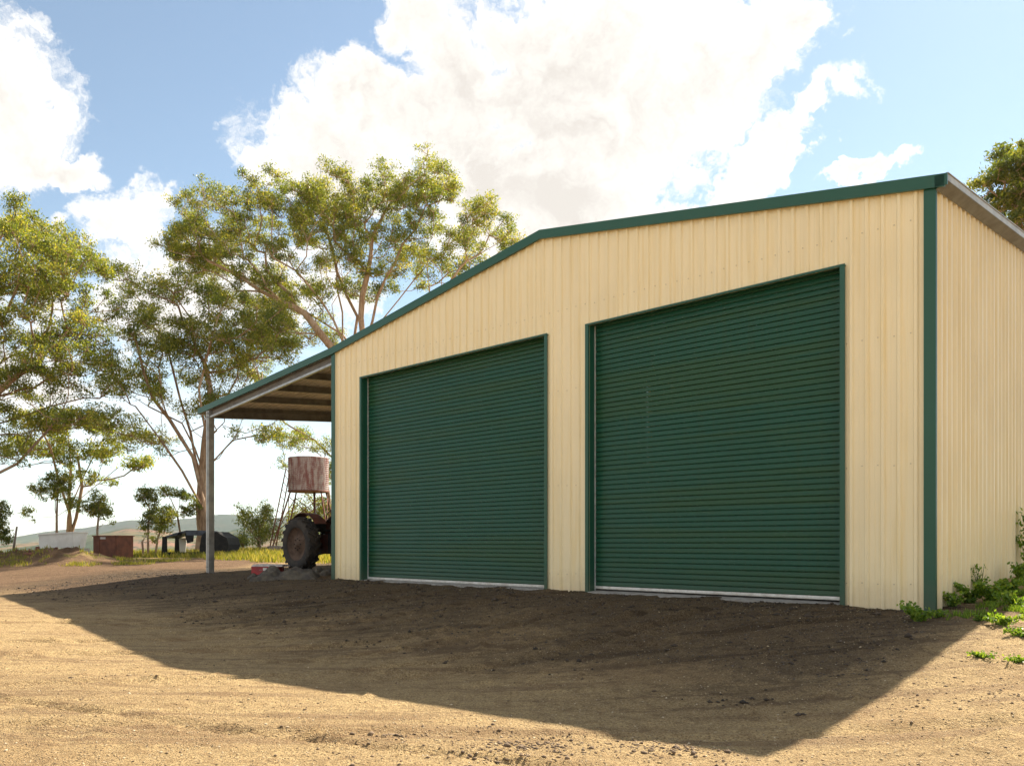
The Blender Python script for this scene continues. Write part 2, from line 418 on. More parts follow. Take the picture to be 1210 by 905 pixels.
apron = (1 - sst(-gb + nz * 3.0, .8, 7.5)) * sst(-gb, -1.5, -.2) * sst(ga, -1.6 , .2) * (1 - sst(ga, 20, 24))
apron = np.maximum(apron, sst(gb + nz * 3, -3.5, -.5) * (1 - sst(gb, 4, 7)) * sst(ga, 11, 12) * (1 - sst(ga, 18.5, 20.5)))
grassz = sst(gb + nz * 3, 4.5, 7.5) * sst(ga, 18, 20)
grassz = np.maximum(grassz, sst(gyy + nz * 4, 29.5, 31.5) * .8 * (1 - sst(gxx, -13.5, -12)) * sst(fbm(gxx * .9, gyy * .9, 3, 70), -.1, .12))
grassz = np.maximum(grassz, sst(gyy, 45, 60))
redz = sst(gyy + nz * 7, 14.5, 22) * (1 - sst(gxx, -9, -7)) * (1 - sst(gyy, 33, 36)) * .85
redz = np.maximum(redz, (1 - sst(ga, -1.4, .0)) * sst(gb, -.9, .2) * .9)
redz = np.maximum(redz, .22 * sst(fbm(gxx * .35, gyy * .7, 4, 77), -.1, .3) * sst(-gb, 2.5, 5) )
me = np_mesh('ground', np.stack([gxx, gyy, gz], 1), quads, None, True,
             {'apron': ('POINT', apron), 'grassy': ('POINT', grassz), 'reddish': ('POINT', redz)})
def groundmat():
    m = bpy.data.materials.new('yard_dirt'); m.use_nodes = True; T = NT(m.node_tree); p = T.n['Principled BSDF']
    p.inputs['Roughness'].default_value = .95; p.inputs['Specular IOR Level'].default_value = .15
    v = T.add('ShaderNodeNewGeometry').outputs['Position']
    A = lambda n: T.add('ShaderNodeAttribute', attribute_name=n).outputs['Fac']
    grit = T.noise(v, 55, 5, .75); med = T.noise(v, 6, 7, .65); big = T.noise(v, .7, 5, .55)
    vo = T.add('ShaderNodeTexVoronoi'); vo.inputs['Scale'].default_value = 62; T.link(v, vo.inputs['Vector'])
    stone = T.math('SUBTRACT', 1.0, T.smooth(vo.outputs['Distance'], .18, .42))
    scol = N_ = T.add('ShaderNodeSeparateColor'); T.link(vo.outputs['Color'], scol.inputs[0])
    tan = T.ramp(grit, [(.32, (.17, .105, .045)), (.48, (.46, .318, .158)), (.64, (.68, .50, .255))])
    tan = T.mix(T.math('MULTIPLY', T.smooth(med, .48, .66), .50), tan, (.28, .175, .085))
    sm_ = T.add('ShaderNodeMapping'); sm_.inputs['Rotation'].default_value = (0, 0, R(-35)); sm_.inputs['Scale'].default_value = (.35, 4.5, 1); T.link(v, sm_.inputs[0])
    strk = T.noise(sm_.outputs[0], 1.0, 7, .65, .4)
    tan = T.mix(T.math('MULTIPLY', T.smooth(strk, .50, .62), .65), tan, (.26, .165, .09))
    tan = T.mix(T.math('MULTIPLY', T.smooth(big, .50, .66), .35), tan, (.32, .20, .10))
    tan = T.mix(T.math('MULTIPLY', T.math('MULTIPLY', stone, T.smooth(scol.outputs[0], .55, .75)), .75), tan, (.66, .52, .33))
    tan = T.mix(T.math('MULTIPLY', T.math('MULTIPLY', stone, T.math('SUBTRACT', 1.0, T.smooth(scol.outputs[0], .12, .3))), .7), tan, (.11, .075, .05))
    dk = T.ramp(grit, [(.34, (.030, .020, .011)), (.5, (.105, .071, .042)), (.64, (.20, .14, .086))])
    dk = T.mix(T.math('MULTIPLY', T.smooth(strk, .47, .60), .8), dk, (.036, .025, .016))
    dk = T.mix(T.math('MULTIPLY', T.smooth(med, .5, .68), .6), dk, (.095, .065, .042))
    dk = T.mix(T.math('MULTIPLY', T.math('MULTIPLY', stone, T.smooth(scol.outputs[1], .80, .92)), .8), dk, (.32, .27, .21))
    rd = T.ramp(grit, [(.3, (.07, .04, .025)), (.5, (.16, .090, .055)), (.68, (.27, .17, .11))])
    rd = T.mix(T.math('MULTIPLY', T.smooth(med, .48, .62), .6), rd, (.11, .065, .04)); rd = T.mix(T.math('MULTIPLY', T.smooth(strk, .48, .6), .6), rd, (.09, .052, .032))
    gr = T.ramp(T.noise(v, 1.8, 7, .7), [(.35, (.14, .14, .03)), (.5, (.25, .21, .06)), (.66, (.33, .24, .10))])
    c = T.mix(A('reddish'), tan, rd)
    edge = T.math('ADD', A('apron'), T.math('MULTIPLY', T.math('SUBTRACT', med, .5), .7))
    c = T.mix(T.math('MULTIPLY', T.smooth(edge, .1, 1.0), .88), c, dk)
    ge = T.math('ADD', A('grassy'), T.math('MULTIPLY', T.math('SUBTRACT', med, .5), .8))
    c = T.mix(T.smooth(ge, .3, .7), c, gr)
    T.link(c, p.inputs['Base Color'])
    hsum = T.math('ADD', T.math('MULTIPLY', grit, 1.0), T.math('MULTIPLY', stone, .5))
    hsum = T.math('ADD', hsum, T.math('MULTIPLY', med, 2.6))
    b = T.add('ShaderNodeBump'); b.inputs['Distance'].default_value = .035; b.inputs['Strength'].default_value = 1.0
    T.link(hsum, b.inputs['Height']); T.link(b.outputs[0], p.inputs['Normal']); return m
me.materials.append(groundmat())
tag(put('ground', me), kind='structure')

# ------------------------------------------------------------------ far hills
def hillmat():
    m = bpy.data.materials.new('hill_country'); m.use_nodes = True; T = NT(m.node_tree); p = T.n['Principled BSDF']
    p.inputs['Roughness'].default_value = 1; p.inputs['Specular IOR Level'].default_value = 0
    v = T.add('ShaderNodeNewGeometry').outputs['Position']
    f = T.noise(v, .006, 8, .62, .8); g = T.noise(v, .03, 8, .7); h = T.noise(v, .0024, 5, .5, .5)
    c = T.ramp(f, [(.36, (.02, .035, .02)), (.46, (.08, .085, .035)), (.54, (.17, .12, .065)), (.64, (.22, .115, .075))])
    c = T.mix(T.smooth(g, .5, .62), c, (.04, .055, .03))
    c = T.mix(T.smooth(h, .48, .60), c, (.05, .075, .04))
    sp = T.add('ShaderNodeSeparateXYZ'); T.link(v, sp.inputs[0])
    wd = T.smooth(T.math('ADD', sp.outputs[2], T.math('MULTIPLY', T.math('SUBTRACT', g, .5), 90.0)), 20.0, 75.0)
    c = T.mix(T.math('MULTIPLY', wd, .85), c, (.03, .048, .032))
    T.link(c, p.inputs['Base Color']); return m
M['hill'] = hillmat()
sky_x = [-900, -300, 0, 50, 100, 150, 190, 225, 260, 290, 320, 360, 400, 520, 700, 1000, 1500]
def hills(name, dist, depth, prof, amp, seed, z0):
    xs = np.linspace(-1.55, 1.0, 420); ts = np.linspace(0, 1, 44); vs = []
    X, Tt = np.meshgrid(xs, ts); Y = dist + depth * (Tt - .55) + 0 * X
    wx = X * Y; px = 605 + X * FPX
    top = np.interp(px, sky_x, prof)
    ridge = np.sin(np.clip(Tt / .55, 0, 1) * math.pi / 2) ** 1.3 * (Tt <= .55) + np.cos(np.clip((Tt - .55) / .45, 0, 1) * math.pi / 2) * (Tt > .55)
    zt = CAM_Z + (642 - top) / FPX * dist
    n = fbm(wx / 260, Y / 260, 5, seed) * amp
    Z = z0 + (zt - z0 + n * .5) * ridge + n * ridge * (1 - ridge) * 1.6
    V = np.stack([wx.ravel(), Y.ravel(), Z.ravel()], 1); i = np.arange(X.size).reshape(X.shape)
    q = np.stack([i[:-1, :-1].ravel(), i[:-1, 1:].ravel(), i[1:, 1:].ravel(), i[1:, :-1].ravel()], 1)
    o = put(name, np_mesh(name, V, q, M['hill'], True)); tag(o, kind='structure')
hills('hills', 5200, 3200, [640, 640, 637, 630, 624, 616, 614, 612, 607, 608, 614, 605, 596, 610, 625, 630, 630], 60, 3, -100)
hills('hills', 2600, 1700, [648, 648, 646, 640, 632, 623, 626, 634, 630, 622, 618, 625, 628, 630, 640, 640, 640], 30, 11, -100)

# ------------------------------------------------------------------ THE SHED
shed = thing('farm_shed', (OX, OY, 0), 'large cream ribbed steel shed with two green roller doors and an open lean-to', 'shed')
D2 = (1.085, 5.10); D1 = (6.04, 11.16); DH = 4.25
# one cladding sheet: four trapezoid ribs, lapped over its neighbour
RIB = .19; SH = .76
def profile():
    pts = []
    for r in range(4):
        o = r * RIB
        pts += [(o, .026), (o + .016, .026), (o + .034, 0), (o + .088, 0), (o + .096, .004), (o + .104, 0), (o + .156, 0), (o + .174, .026)]
    pts += [(SH, .026), (SH + .0001, .0295), (SH + .017, .0295)]
    return pts
PROF = profile()
def sheet_cols(a0, amin, amax, cuts):
    xs = sorted(set([a0 + p[0] for p in PROF] + [c for c in cuts if a0 < c < a0 + SH]))
    xs = [x for x in xs if amin - 1e-6 <= x <= amax + 1e-6]
    xs = sorted(set(xs + [c for c in (amin, amax) if a0 <= c <= a0 + SH + .017]))
    px = [a0 + p[0] for p in PROF]; pd = [p[1] for p in PROF]
    return [(x, float(np.interp(x, px, pd))) for x in xs]
# front wall
a0 = .0
cuts = [D1[0], D1[1], D2[0], D2[1], AP]
k = 0
while a0 < W:
    cols = sheet_cols(a0, .02, W - .02, cuts); mb = MB()
    for (x0, d0), (x1, d1) in zip(cols[:-1], cols[1:]):
        if x1 - x0 < 1e-6: continue
        xm = (x0 + x1) / 2; indoor = D1[0] < xm < D1[1] or D2[0] < xm < D2[1]
        lo = DH if indoor else -.03 - .0
        mb.poly([S(x0, -d0, lo), S(x1, -d1, lo), S(x1, -d1, roofz(x1) - .05), S(x0, -d0, roofz(x0) - .05)])
    mb.build('wall_sheet', M['cream'], shed); a0 += SH
# side walls (right a=0 facing out, left a=W) and the back wall
def side_sheets(aw, sgn):
    b0 = 0.0
    while b0 < L:
        cols = sheet_cols(b0, .02, L - .02, []); mb = MB()
        for (x0, d0), (x1, d1) in zip(cols[:-1], cols[1:]):
            if x1 - x0 < 1e-6: continue
            zt = roofz(aw) - .06
            d0, d1 = d0 * 1.45, d1 * 1.45
            mb.poly([S(aw + sgn * d0, x0, -.3), S(aw + sgn * d1, x1, -.3), S(aw + sgn * d1, x1, zt), S(aw + sgn * d0, x0, zt)])
        mb.build('side_wall_sheet', M['cream'], shed); b0 += SH
side_sheets(0, -1); side_sheets(W, 1)
mb = MB(); mb.poly([S(0, L, -.3), S(0, L, roofz(0) - .06), S(AP, L, roofz(AP) - .06), S(W, L, roofz(W) - .06), S(W, L, -.3)]); mb.build('back_wall', M['cream'], shed)
# corner flashings
mb = MB(); mb.box(-.036, .095, -.042, -.031, -.05, roofz(0) - .14, S); mb.box(-.038, -.031, -.0305, .008, -.05, roofz(0) - .14, S); mb.build('corner_flashing', M['green'], shed)
mb = MB(); mb.box(W - .10, W + .03, -.042, -.031, -.05, roofz(W) - .14, S); mb.box(W + .031, W + .040, -.030, .09, -.05, roofz(W) - .16, S); mb.build('corner_flashing', M['green'], shed)
# barge flashings along the gable and lean-to
def barge(a0, a1, h=.15, b0=-.080, b1=-.036, name='barge_flashing', m='green', z0=None, z1=None, drop=0):
    z0 = roofz(a0) if z0 is None else z0; z1 = roofz(a1) if z1 is None else z1
    z0 -= drop; z1 -= drop; mb = MB()
    mb.hexa([S(a0, b0, z0 - h), S(a0, b1, z0 - h), S(a1, b1, z1 - h), S(a1, b0, z1 - h), S(a0, b0, z0), S(a0, b1, z0), S(a1, b1, z1), S(a1, b0, z1)])
    mb.hexa([S(a0, b1 + .001, z0 - .012), S(a0, .12, z0 - .012), S(a1, .12, z1 - .012), S(a1, b1 + .001, z1 - .012), S(a0, b1 + .001, z0), S(a0, .12, z0), S(a1, .12, z1), S(a1, b1 + .001, z1)])
    return mb.build(name, M[m], shed)
barge(-.14, AP); barge(AP, W); barge(W, LW)
# right gutter, a folded box with an open top
gz0 = roofz(-.14)
mb = MB(); g0, g1 = -.05, L
def gbox(a0, a1, z0, z1): mb.box(a1, a0, g0, g1, z0, z1, S)
gbox(-.165, -.155, gz0 - .075, gz0 + .0); gbox(-.175, -.1555, gz0 + .001, gz0 + .012)
gut = mb.build('gutter', M['gutter'], shed)
mb = MB(); q0, q1 = (-.165, gz0 - .0755), (-.044, gz0 - .150)
mb.hexa([S(q0[0], g0, q0[1] - .008), S(q1[0], g0, q1[1] - .008), S(q1[0], g1, q1[1] - .008), S(q0[0], g1, q0[1] - .008), S(q0[0], g0, q0[1]), S(q1[0], g0, q1[1]), S(q1[0], g1, q1[1]), S(q0[0], g1, q0[1])])
mb.build('sole', M['sole'], gut)
mb = MB(); mb.box(-.17, -.035, g0 - .03, g0 - .004, gz0 - .135, gz0 + .0, S); mb.build('gutter_end', M['green'], shed)
# roof sheets: ribs run down the slope
def roof_sheets(a0, a1, name, m, under=1.0):
    z0, z1 = roofz(a0 + 1e-4) - .02, roofz(a1 - 1e-4) - .02
    b = -.02
    while b < L + .1:
        mb = MB(); cols = [(b + p[0], p[1]) for p in PROF]
        for (x0, d0), (x1, d1) in zip(cols[:-1], cols[1:]):
            mb.poly([S(a0, x0, z0 + d0 * under - .05), S(a1, x0, z1 + d0 * under - .05), S(a1, x1, z1 + d1 * under - .05), S(a0, x1, z0 + d1 * under - .05)])
        mb.build(name, m, shed); b += SH
roof_sheets(-.12, AP, 'roof_sheet', M['galvdark']); roof_sheets(AP, W + .0, 'roof_sheet', M['galvdark']); roof_sheets(W + .01, LW - .02, 'lean_to_roof_sheet', M['galvdark'], 2.2)
# lean-to frame
def crafter(b, flip=1):
    mb = MB(); a0, a1 = W + .035, LW - .33; h = .21; top = .155
    def pc(b0, b1, t0, t1):
        z0, z1 = roofz(a0), roofz(a1)
        mb.hexa([S(a0, b0, z0 - t1), S(a0, b1, z0 - t1), S(a1, b1, z1 - t1), S(a1, b0, z1 - t1), S(a0, b0, z0 - t0), S(a0, b1, z0 - t0), S(a1, b1, z1 - t0), S(a1, b0, z1 - t0)])
    pc(b + .065, b + .075, top + .01, top + h - .0125); pc(b, b + .074, top, top + .0095)
    rf = mb.build('rafter', M['steel'], shed); mb = MB()  # shade put into the web's colour: darker steel than its lit lip
    pc(b, b + .075, top + h - .012, top + h); pc(b, b + .008, top + h - .050, top + h - .0125)
    mb.build('lower_flange', M['galv'], rf)
for b in (-.03, 4.0, 8.0, L - .1): crafter(b)
for i, a in enumerate((12.75, 14.0, 15.25, 16.55)):
    z = roofz(a); mb = MB()
    mb.box(a - .02, a + .02, .055, L, z - .235, z - .070, S); mb.box(a - .06, a - .0205, .055, L, z - .235, z - .222, S)
    mb.build('purlin', M['steel'], shed)
z = roofz(17.95); mb = MB(); mb.box(17.93, 17.99, .055, L, z - .375, z - .070, S); mb.box(17.86, 17.929, .055, L, z - .375, z - .36, S); mb.box(17.86,17.929,.055,L,z-.19,z-.175,S)
mb.build('eave_beam', M['steel'], shed)
z = roofz(LW); mb = MB(); mb.box(LW - .01, LW + .11, -.03, L, z - .15, z - .14, S); mb.box(LW + .10, LW + .11, -.03, L, z - .139, z - .02, S); mb.box(LW - .012, LW - .002, -.03, L, z - .139, z - .03, S)
mb.build('gutter', M['gutter'], shed)
# posts: C sections with returned lips
def cpost(b):
    a = 17.96; zt = roofz(a) - .16 - .21; mb = MB(); zb = -.3
    mb.box(a, a + .008, b - .05, b + .10, zb, zt + .2, S); mb.box(a + .009, a + .165, b + .092, b + .10, zb, zt + .2, S)
    mb.box(a + .009, a + .165, b - .05, b - .042, zb, zt + .2, S)
    mb.box(a + .157, a + .165, b - .041, b - .015, zb, zt + .2, S); mb.box(a + .157, a + .165, b + .065, b + .091, zb, zt + .2, S)
    mb.box(a + .055, a + .10, b - .062, b - .0505, zb, zt + .2, S)
    p = mb.build('post', M['galv'], shed)
    bb = MB()
    for zz in (zt + .02, zt + .12, .15):
        for aa in (a + .04, a + .12): bb.box(aa - .012, aa + .012, b - .075, b - .063, zz, zz + .024, S)
    bb.build('bolt', M['steel'], p)
for b in (.0, 4.0, 8.0, L - .15): cpost(b)
# slab
mb = MB(); mb.box(-.0, W, -.045, L - .02, -.35, -.002, S)
mb2 = MB(); mb2.box(.02, W - .02, .0, L - .05, -.3, -.01, S)
mb2.build('floor_slab', M['conc'], shed)
for (d0, d1) in (D1, D2):
    mb = MB(); mb.box(d0 + .003, d1 - .003, -.06, .35, -.25, .018, S); mb.build('door_sill', M['conc'], shed)
# doors
def roller(d0, d1, zb):
    tr = MB()
    tr.box(d0 - .066, d0 - .001, -.040, -.031, -.05, DH, S)
    tr.build('jamb_flashing', M['green'], shed)
    tr = MB(); tr.box(d1 + .001, d1 + .066, -.040, -.031, -.05, DH, S); tr.build('jamb_flashing', M['green'], shed)
    tr = MB(); tr.box(d0 - .012, d0 - .001, -.0305, .17, -.05, DH, S); tr.build('reveal_flashing', M['green'], shed)
    tr = MB(); tr.box(d1 + .001, d1 + .012, -.0305, .17, -.05, DH, S); tr.build('reveal_flashing', M['green'], shed)
    tr = MB(); tr.box(d0 - .066, d1 + .066, -.042, .18, DH + .002, DH + .014, S); tr.box(d0 - .066, d1 + .066, -.042, -.031, DH + .0145, DH + .03, S); tr.build('head_flashing', M['green'], shed)
    # curtain root is the lowest piece
    g = MB(); g.box(d0 + .004, d1 - .004, .135, .165, zb, zb + .045, S); g.box(d0 + .004, d1 - .004, .12, .1345, zb + .012, zb + .03, S)
    dr = g.build('roller_door', M['alu'], shed, label='dark green roller door with pale bottom rail, ' + ('the narrower one nearer the shed corner' if d0 < 3 else 'the wider one nearer the lean-to'))
    P = [(0, .0), (.0015, -.011), (.010, -.015), (.030, -.014), (.052, -.011), (.066, -.006), (.070, .008), (.0765, .008)]
    z = zb + .047; dz = .0765; e = .018
    proto = None
    root_base = LOC[shed.name]
    mb = MB()
    for (u0, c0), (u1, c1) in zip(P[:-1], P[1:]):
        mb.poly([S(d0 + e, .15 + c0, u0), S(d1 - e, .15 + c0, u0), S(d1 - e, .15 + c1, u1), S(d0 + e, .15 + c1, u1)])
    proto = mb.build('slat', M['slat'], dr); proto.location = (0, 0, z); i = 0
    z += dz
    while z < DH + .25:
        o = proto.copy(); C.objects.link(o); o.parent = dr
        # sheets do not hang perfectly: a millimetre or two in or out
        o.location = (BX * random.uniform(-.0018, .0018), BY * random.uniform(-.0018, .0018), z); z += dz
    g = MB(); g.box(d1 - .017, d1 - .003, .118, .134, .02, DH, S); g.build('guide_rail', M['alu'], dr)
    g = MB(); g.box(d0 + .003, d0 + .017, .118, .134, .02, DH, S); g.build('guide_rail', M['alu'], dr)
    g = MB(); g.lathe([(.0, 0), (.17, .0), (.17, d1 - d0), (0, d1 - d0)], S(d0, .36, DH + .33), Vector(S(1, 0, 0)) - Vector(S(0, 0, 0)), 16); g.build('drum', M['slat'], dr)
roller(D1[0], D1[1], .020); roller(D2[0], D2[1], .045)
# screws
mb = MB()
for zr in (.28, 1.72, 3.28, 4.6):
    for i in range(1, 64):
        a = i * RIB + .06
        if a > W - .15: break
        if (D1[0] - .07 < a < D1[1] + .07 or D2[0] - .07 < a < D2[1] + .07) and zr < DH: continue
        jz = random.uniform(-.012, .012); mb.box(a - .006, a + .006, -.008, -.0015, zr + jz, zr + jz + .011, S)
    for i in range(1, 60):
        b = i * RIB + .06
        if b > L - .1 or zr > 4.5: break
        jz = random.uniform(-.012, .012); mb.box(-.008, -.0015, b - .006, b + .006, zr + jz, zr + jz + .011, S)
mb.build('screws', M['screw'], shed, kind='stuff')

# ------------------------------------------------------------------ tractor under the lean-to (local +x is forward)
tx, ty, _ = S(15.35, 1.85, 0)
tz = H(tx, ty)
trac = thing('tractor', (tx, ty, tz), 'old red tractor with big black rear tyres parked under the lean-to', 'tractor', rz=math.atan2(-AY, -AX))
def wheel(par, cx, cy, r, wd, side, lugs, name):
    prof = [(r * .60, -wd * .42), (r * .66, -wd * .5), (r * .84, -wd * .52), (r * .91, -wd * .44), (r * .935, -wd * .2), (r * .94, 0), (r * .935, wd * .2), (r * .91, wd * .44), (r * .84, wd * .52), (r * .66, wd * .5), (r * .60, wd * .42)]
    mb = MB(); mb.lathe(prof, (cx, cy, r), (0, 1, 0), 40)
    for k in range(lugs):
        for sgn in (-1, 1):
            an = 2 * math.pi * (k + (.5 if sgn > 0 else 0)) / lugs; pts = []
            for (tt, off) in ((0.02, 0), (1.0, .17)):
                an2 = an + off
                for da in (-.045, .045):
                    for rr in (.91, 1.0):
                        yy = cy + sgn * tt * wd * .5
                        rad = r * (rr if tt < .5 else rr - .03)
                        pts.append((cx + math.cos(an2 + da) * rad, yy, r + math.sin(an2 + da) * rad))
            p = pts; mb.hexa([p[0], p[2], p[6], p[4], p[1], p[3], p[7], p[5]])
    wh = mb.build(name, M['rubber'], par, local=True)
    s = side
    mb = MB(); mb.lathe([(r * .61, s * wd * .44), (r * .60, s * wd * .36), (r * .54, s * wd * .30), (r * .50, s * wd * .18), (r * .30, s * wd * .14), (r * .26, s * wd * .26), (r * .12, s * wd * .28), (r * .10, s * wd * .40), (.001, s * wd * .42)], (cx, cy, r), (0, 1, 0), 32)
    rm = mb.build('rim', M['rim'], wh, local=True)
    mb = MB()
    for k in range(8):
        an = 2 * math.pi * k / 8; yy = cy + s * wd * .30
        mb.lathe([(.014, 0), (.014, s * .03), (.001, s * .031)], (cx + math.cos(an) * r * .2, yy - s * .01, r + math.sin(an) * r * .2), (0, 1, 0), 6, False)
    mb.build('wheel_bolts', M['black'], wh, local=True, kind='stuff')
wheel(trac, 0, -.72, .70, .34, -1, 20, 'rear_wheel'); wheel(trac, 0, .72, .70, .34, 1, 20, 'rear_wheel')
wheel(trac, 2.35, -.60, .34, .16, -1, 0, 'front_wheel'); wheel(trac, 2.35, .60, .34, .16, 1, 0, 'front_wheel')
def lb(name, m, boxes, par=trac, **k):
    mb = MB()
    for b in boxes: mb.box(*b)
    return mb.build(name, M[m], par, local=True, **k)
lb('rear_axle', 'oldred', [(-.12, .12, -.55, .55, .60, .80), (-.22, .45, -.2, .2, .45, .95)])
lb('engine', 'black', [(.45, 1.65, -.22, .22, .45, .98), (.7, .95, -.27, -.221, .6, .8), (1.1, 1.4, -.28, -.221, .5, .75)])
mb = MB()
prof = [(-.26, .95), (-.27, 1.16), (-.20, 1.27), (0, 1.31), (.20, 1.27), (.27, 1.16), (.26, .95)]
ends = [(.62, 1.0), (1.2, 1.0), (1.95, .93), (2.05, .88)]
n0 = len(mb.v)
for (x, s_) in ends:
    for (y, z) in prof: mb.v.append((x, y * s_, .95 + (z - .95) * s_))
for i in range(3):
    for j in range(6):
        a = n0 + i * 7 + j; mb.f.append((a, a + 1, a + 8, a + 7)); mb.sm.append(False)
mb.f.append(tuple(n0 + j for j in range(7))); mb.sm.append(False); mb.f.append(tuple(n0 + 21 + j for j in reversed(range(7)))); mb.sm.append(False)
mb.build('bonnet', M['olive'], trac, local=True, label='dull green tractor bonnet')
lb('grille', 'black', [(1.96, 2.10, -.24, .24, .5, .94)] + [(2.101, 2.115, -.22, .22, z, z + .02) for z in np.arange(.55, .92, .05)])
lb('front_axle', 'oldred', [(2.29, 2.41, -.55, .55, .30, .38), (1.9, 2.45, -.1, .1, .381, .5)])
for sy in (-1, 1):
    mb = MB(); seg = 9
    for i in range(seg):
        a0 = R(40 + i * 15); a1 = R(40 + (i + 1) * 15); rr = .79; y0, y1 = sy * .36, sy * .70
        P = lambda a, y, r: (math.cos(a) * r, y, .70 + math.sin(a) * r)
        mb.hexa([P(a0, y0, rr), P(a0, y1, rr), P(a1, y1, rr), P(a1, y0, rr), P(a0, y0, rr + .012), P(a0, y1, rr + .012), P(a1, y1, rr + .012), P(a1, y0, rr + .012)])
    mb.build('fender', M['oldred'], trac, local=True)
mb = MB(); mb.box(-.32, .08, -.22, .22, 1.02, 1.08); mb.box(-.36, -.3, -.22, .22, 1.081, 1.30); mb.box(-.16, -.08, -.05, .05, .9, 1.019); mb.build('seat', M['black'], trac, local=True)
mb = MB(); mb.tube([(.75, 0, 1.2), (.38, 0, 1.42)], .018, 8); cen = Vector((.36, 0, 1.43)); ax = Vector((-.85, 0, .5)).normalized(); e1 = Vector((0, 1, 0)); e2 = ax.cross(e1)
ring = [cen + (e1 * math.cos(t) + e2 * math.sin(t)) * .2 for t in np.linspace(0, 2 * math.pi, 25)]
mb.tube(ring, .012, 6, False)
for t in (0, 2.1, 4.2): mb.tube([cen, cen + (e1 * math.cos(t) + e2 * math.sin(t)) * .2], .008, 5)
mb.build('steering_wheel', M['black'], trac, local=True)
mb = MB(); mb.tube([(.95, -.12, 1.2), (.95, -.12, 1.62)], .028, 10); mb.tube([(.95, -.12, 1.35), (.95, -.12, 1.58)], .045, 10); mb.build('exhaust_pipe', M['rust'], trac, local=True)
for sy in (-.25, .25):
    mb = MB(); mb.tube([(-.1, sy, .5), (-.75, sy, .42)], .022, 7); mb.build('hitch_arm', M['black'], trac, local=True)
for sy in (-1, 1):
    mb = MB(); mb.tube([(-.1, sy * .15, .95), (-.5, sy * .22, .95)], .02, 7); mb.build('lift_arm', M['black'], trac, local=True)

# ------------------------------------------------------------------ red toolbox and sacking
bx, by = (316 - 605) / FPX * 20.8, 20.8; bz = H(bx, by)
tb = thing('toolbox', (bx, by, bz), 'flat red metal toolbox with a pale lid on the dirt beside the tractor tyre', 'toolbox', rz=R(-8))
mb = MB(); mb.box(-.34, .36, -.18, .18, .0, .20); mb.box(-.35, .37, -.19, .19, .185, .200); mb.build('body', M['redbox'], tb, local=True)
mb = MB(); n = len(mb.v)
mb.hexa([(-.35, -.19, .202), (.48, -.19, .202), (.48, .30, .202), (-.35, .30, .202), (-.30, -.15, .255), (.46, -.15, .245), (.44, .28, .25), (-.28, .28, .26)]); mb.build('lid', M['lid'], tb, local=True)
mb = MB(); mb.box(-.03, .07, -.193, -.1905, .10, .17); mb.build('paper_label', M['white'], tb, local=True)
mb = MB(); mb.tube([(-.12, -.192, .12), (-.12, -.215, .12), (-.05, -.215, .12), (-.05,-.192,.12)], .006, 6); mb.build('handle', M['galv'], tb, local=True)
def heap(cx, cy, rx, ry, h, seed, name, label, m, cat, rz=0):
    n1_, n2 = 44, 30; us = np.linspace(-1, 1, n1_); vs = np.linspace(-1, 1, n2); U, V = np.meshgrid(us, vs)
    r = np.hypot(U, V); env = np.clip(1 - np.maximum(np.abs(U), np.abs(V)) ** 3, 0, 1) ** .8
    Z = env * h * (.55 + 1.5 * (fbm(U * 2.2 + seed, V * 2.2, 4, seed) + .2)) + env * .05 * np.sin(U * 9 + 6 * fbm(U * 2, V * 2, 2, seed + 5))
    er = 1 + .22 * fbm(U * 1.8 + 5, V * 1.8, 3, seed + 3)
    X = U * rx * er; Y = V * ry * er; c, s = math.cos(rz), math.sin(rz)
    WX = cx + X * c - Y * s; WY = cy + X * s + Y * c; Z = height(WX.ravel(), WY.ravel()).reshape(Z.shape) + np.maximum(Z, 0) - .006 + .012 * (env > 0.05)
    b = Vector((cx, cy, H(cx, cy))); i = np.arange(U.size).reshape(U.shape)
    q = np.stack([i[:-1, :-1].ravel(), i[:-1, 1:].ravel(), i[1:, 1:].ravel(), i[1:, :-1].ravel()], 1)
    o = put(name, np_mesh(name, np.stack([(WX - b.x).ravel(), (WY - b.y).ravel(), (Z - b.z).ravel()], 1), q, M[m], True)); o.location = b
    return tag(o, label, cat)
heap((338 - 605) / FPX * 18.7, 18.7, .70, .40, .24, 3, 'sacking', 'crumpled dark tarpaulin heap on the dirt in front of the tractor', 'tarp', 'tarpaulin', R(5))
heap((372 - 605) / FPX * 19.4, 19.4, .36, .3, .16, 9, 'sacking', 'small dark bundle of sacking against the tractor tyre beside the shed corner', 'tarp', 'sacking')
heap((308 - 605) / FPX * 19.3, 19.3, .3, .2, .12, 14, 'sacking', 'low folded sack lying below the red toolbox', 'tarp', 'sacking', R(20))

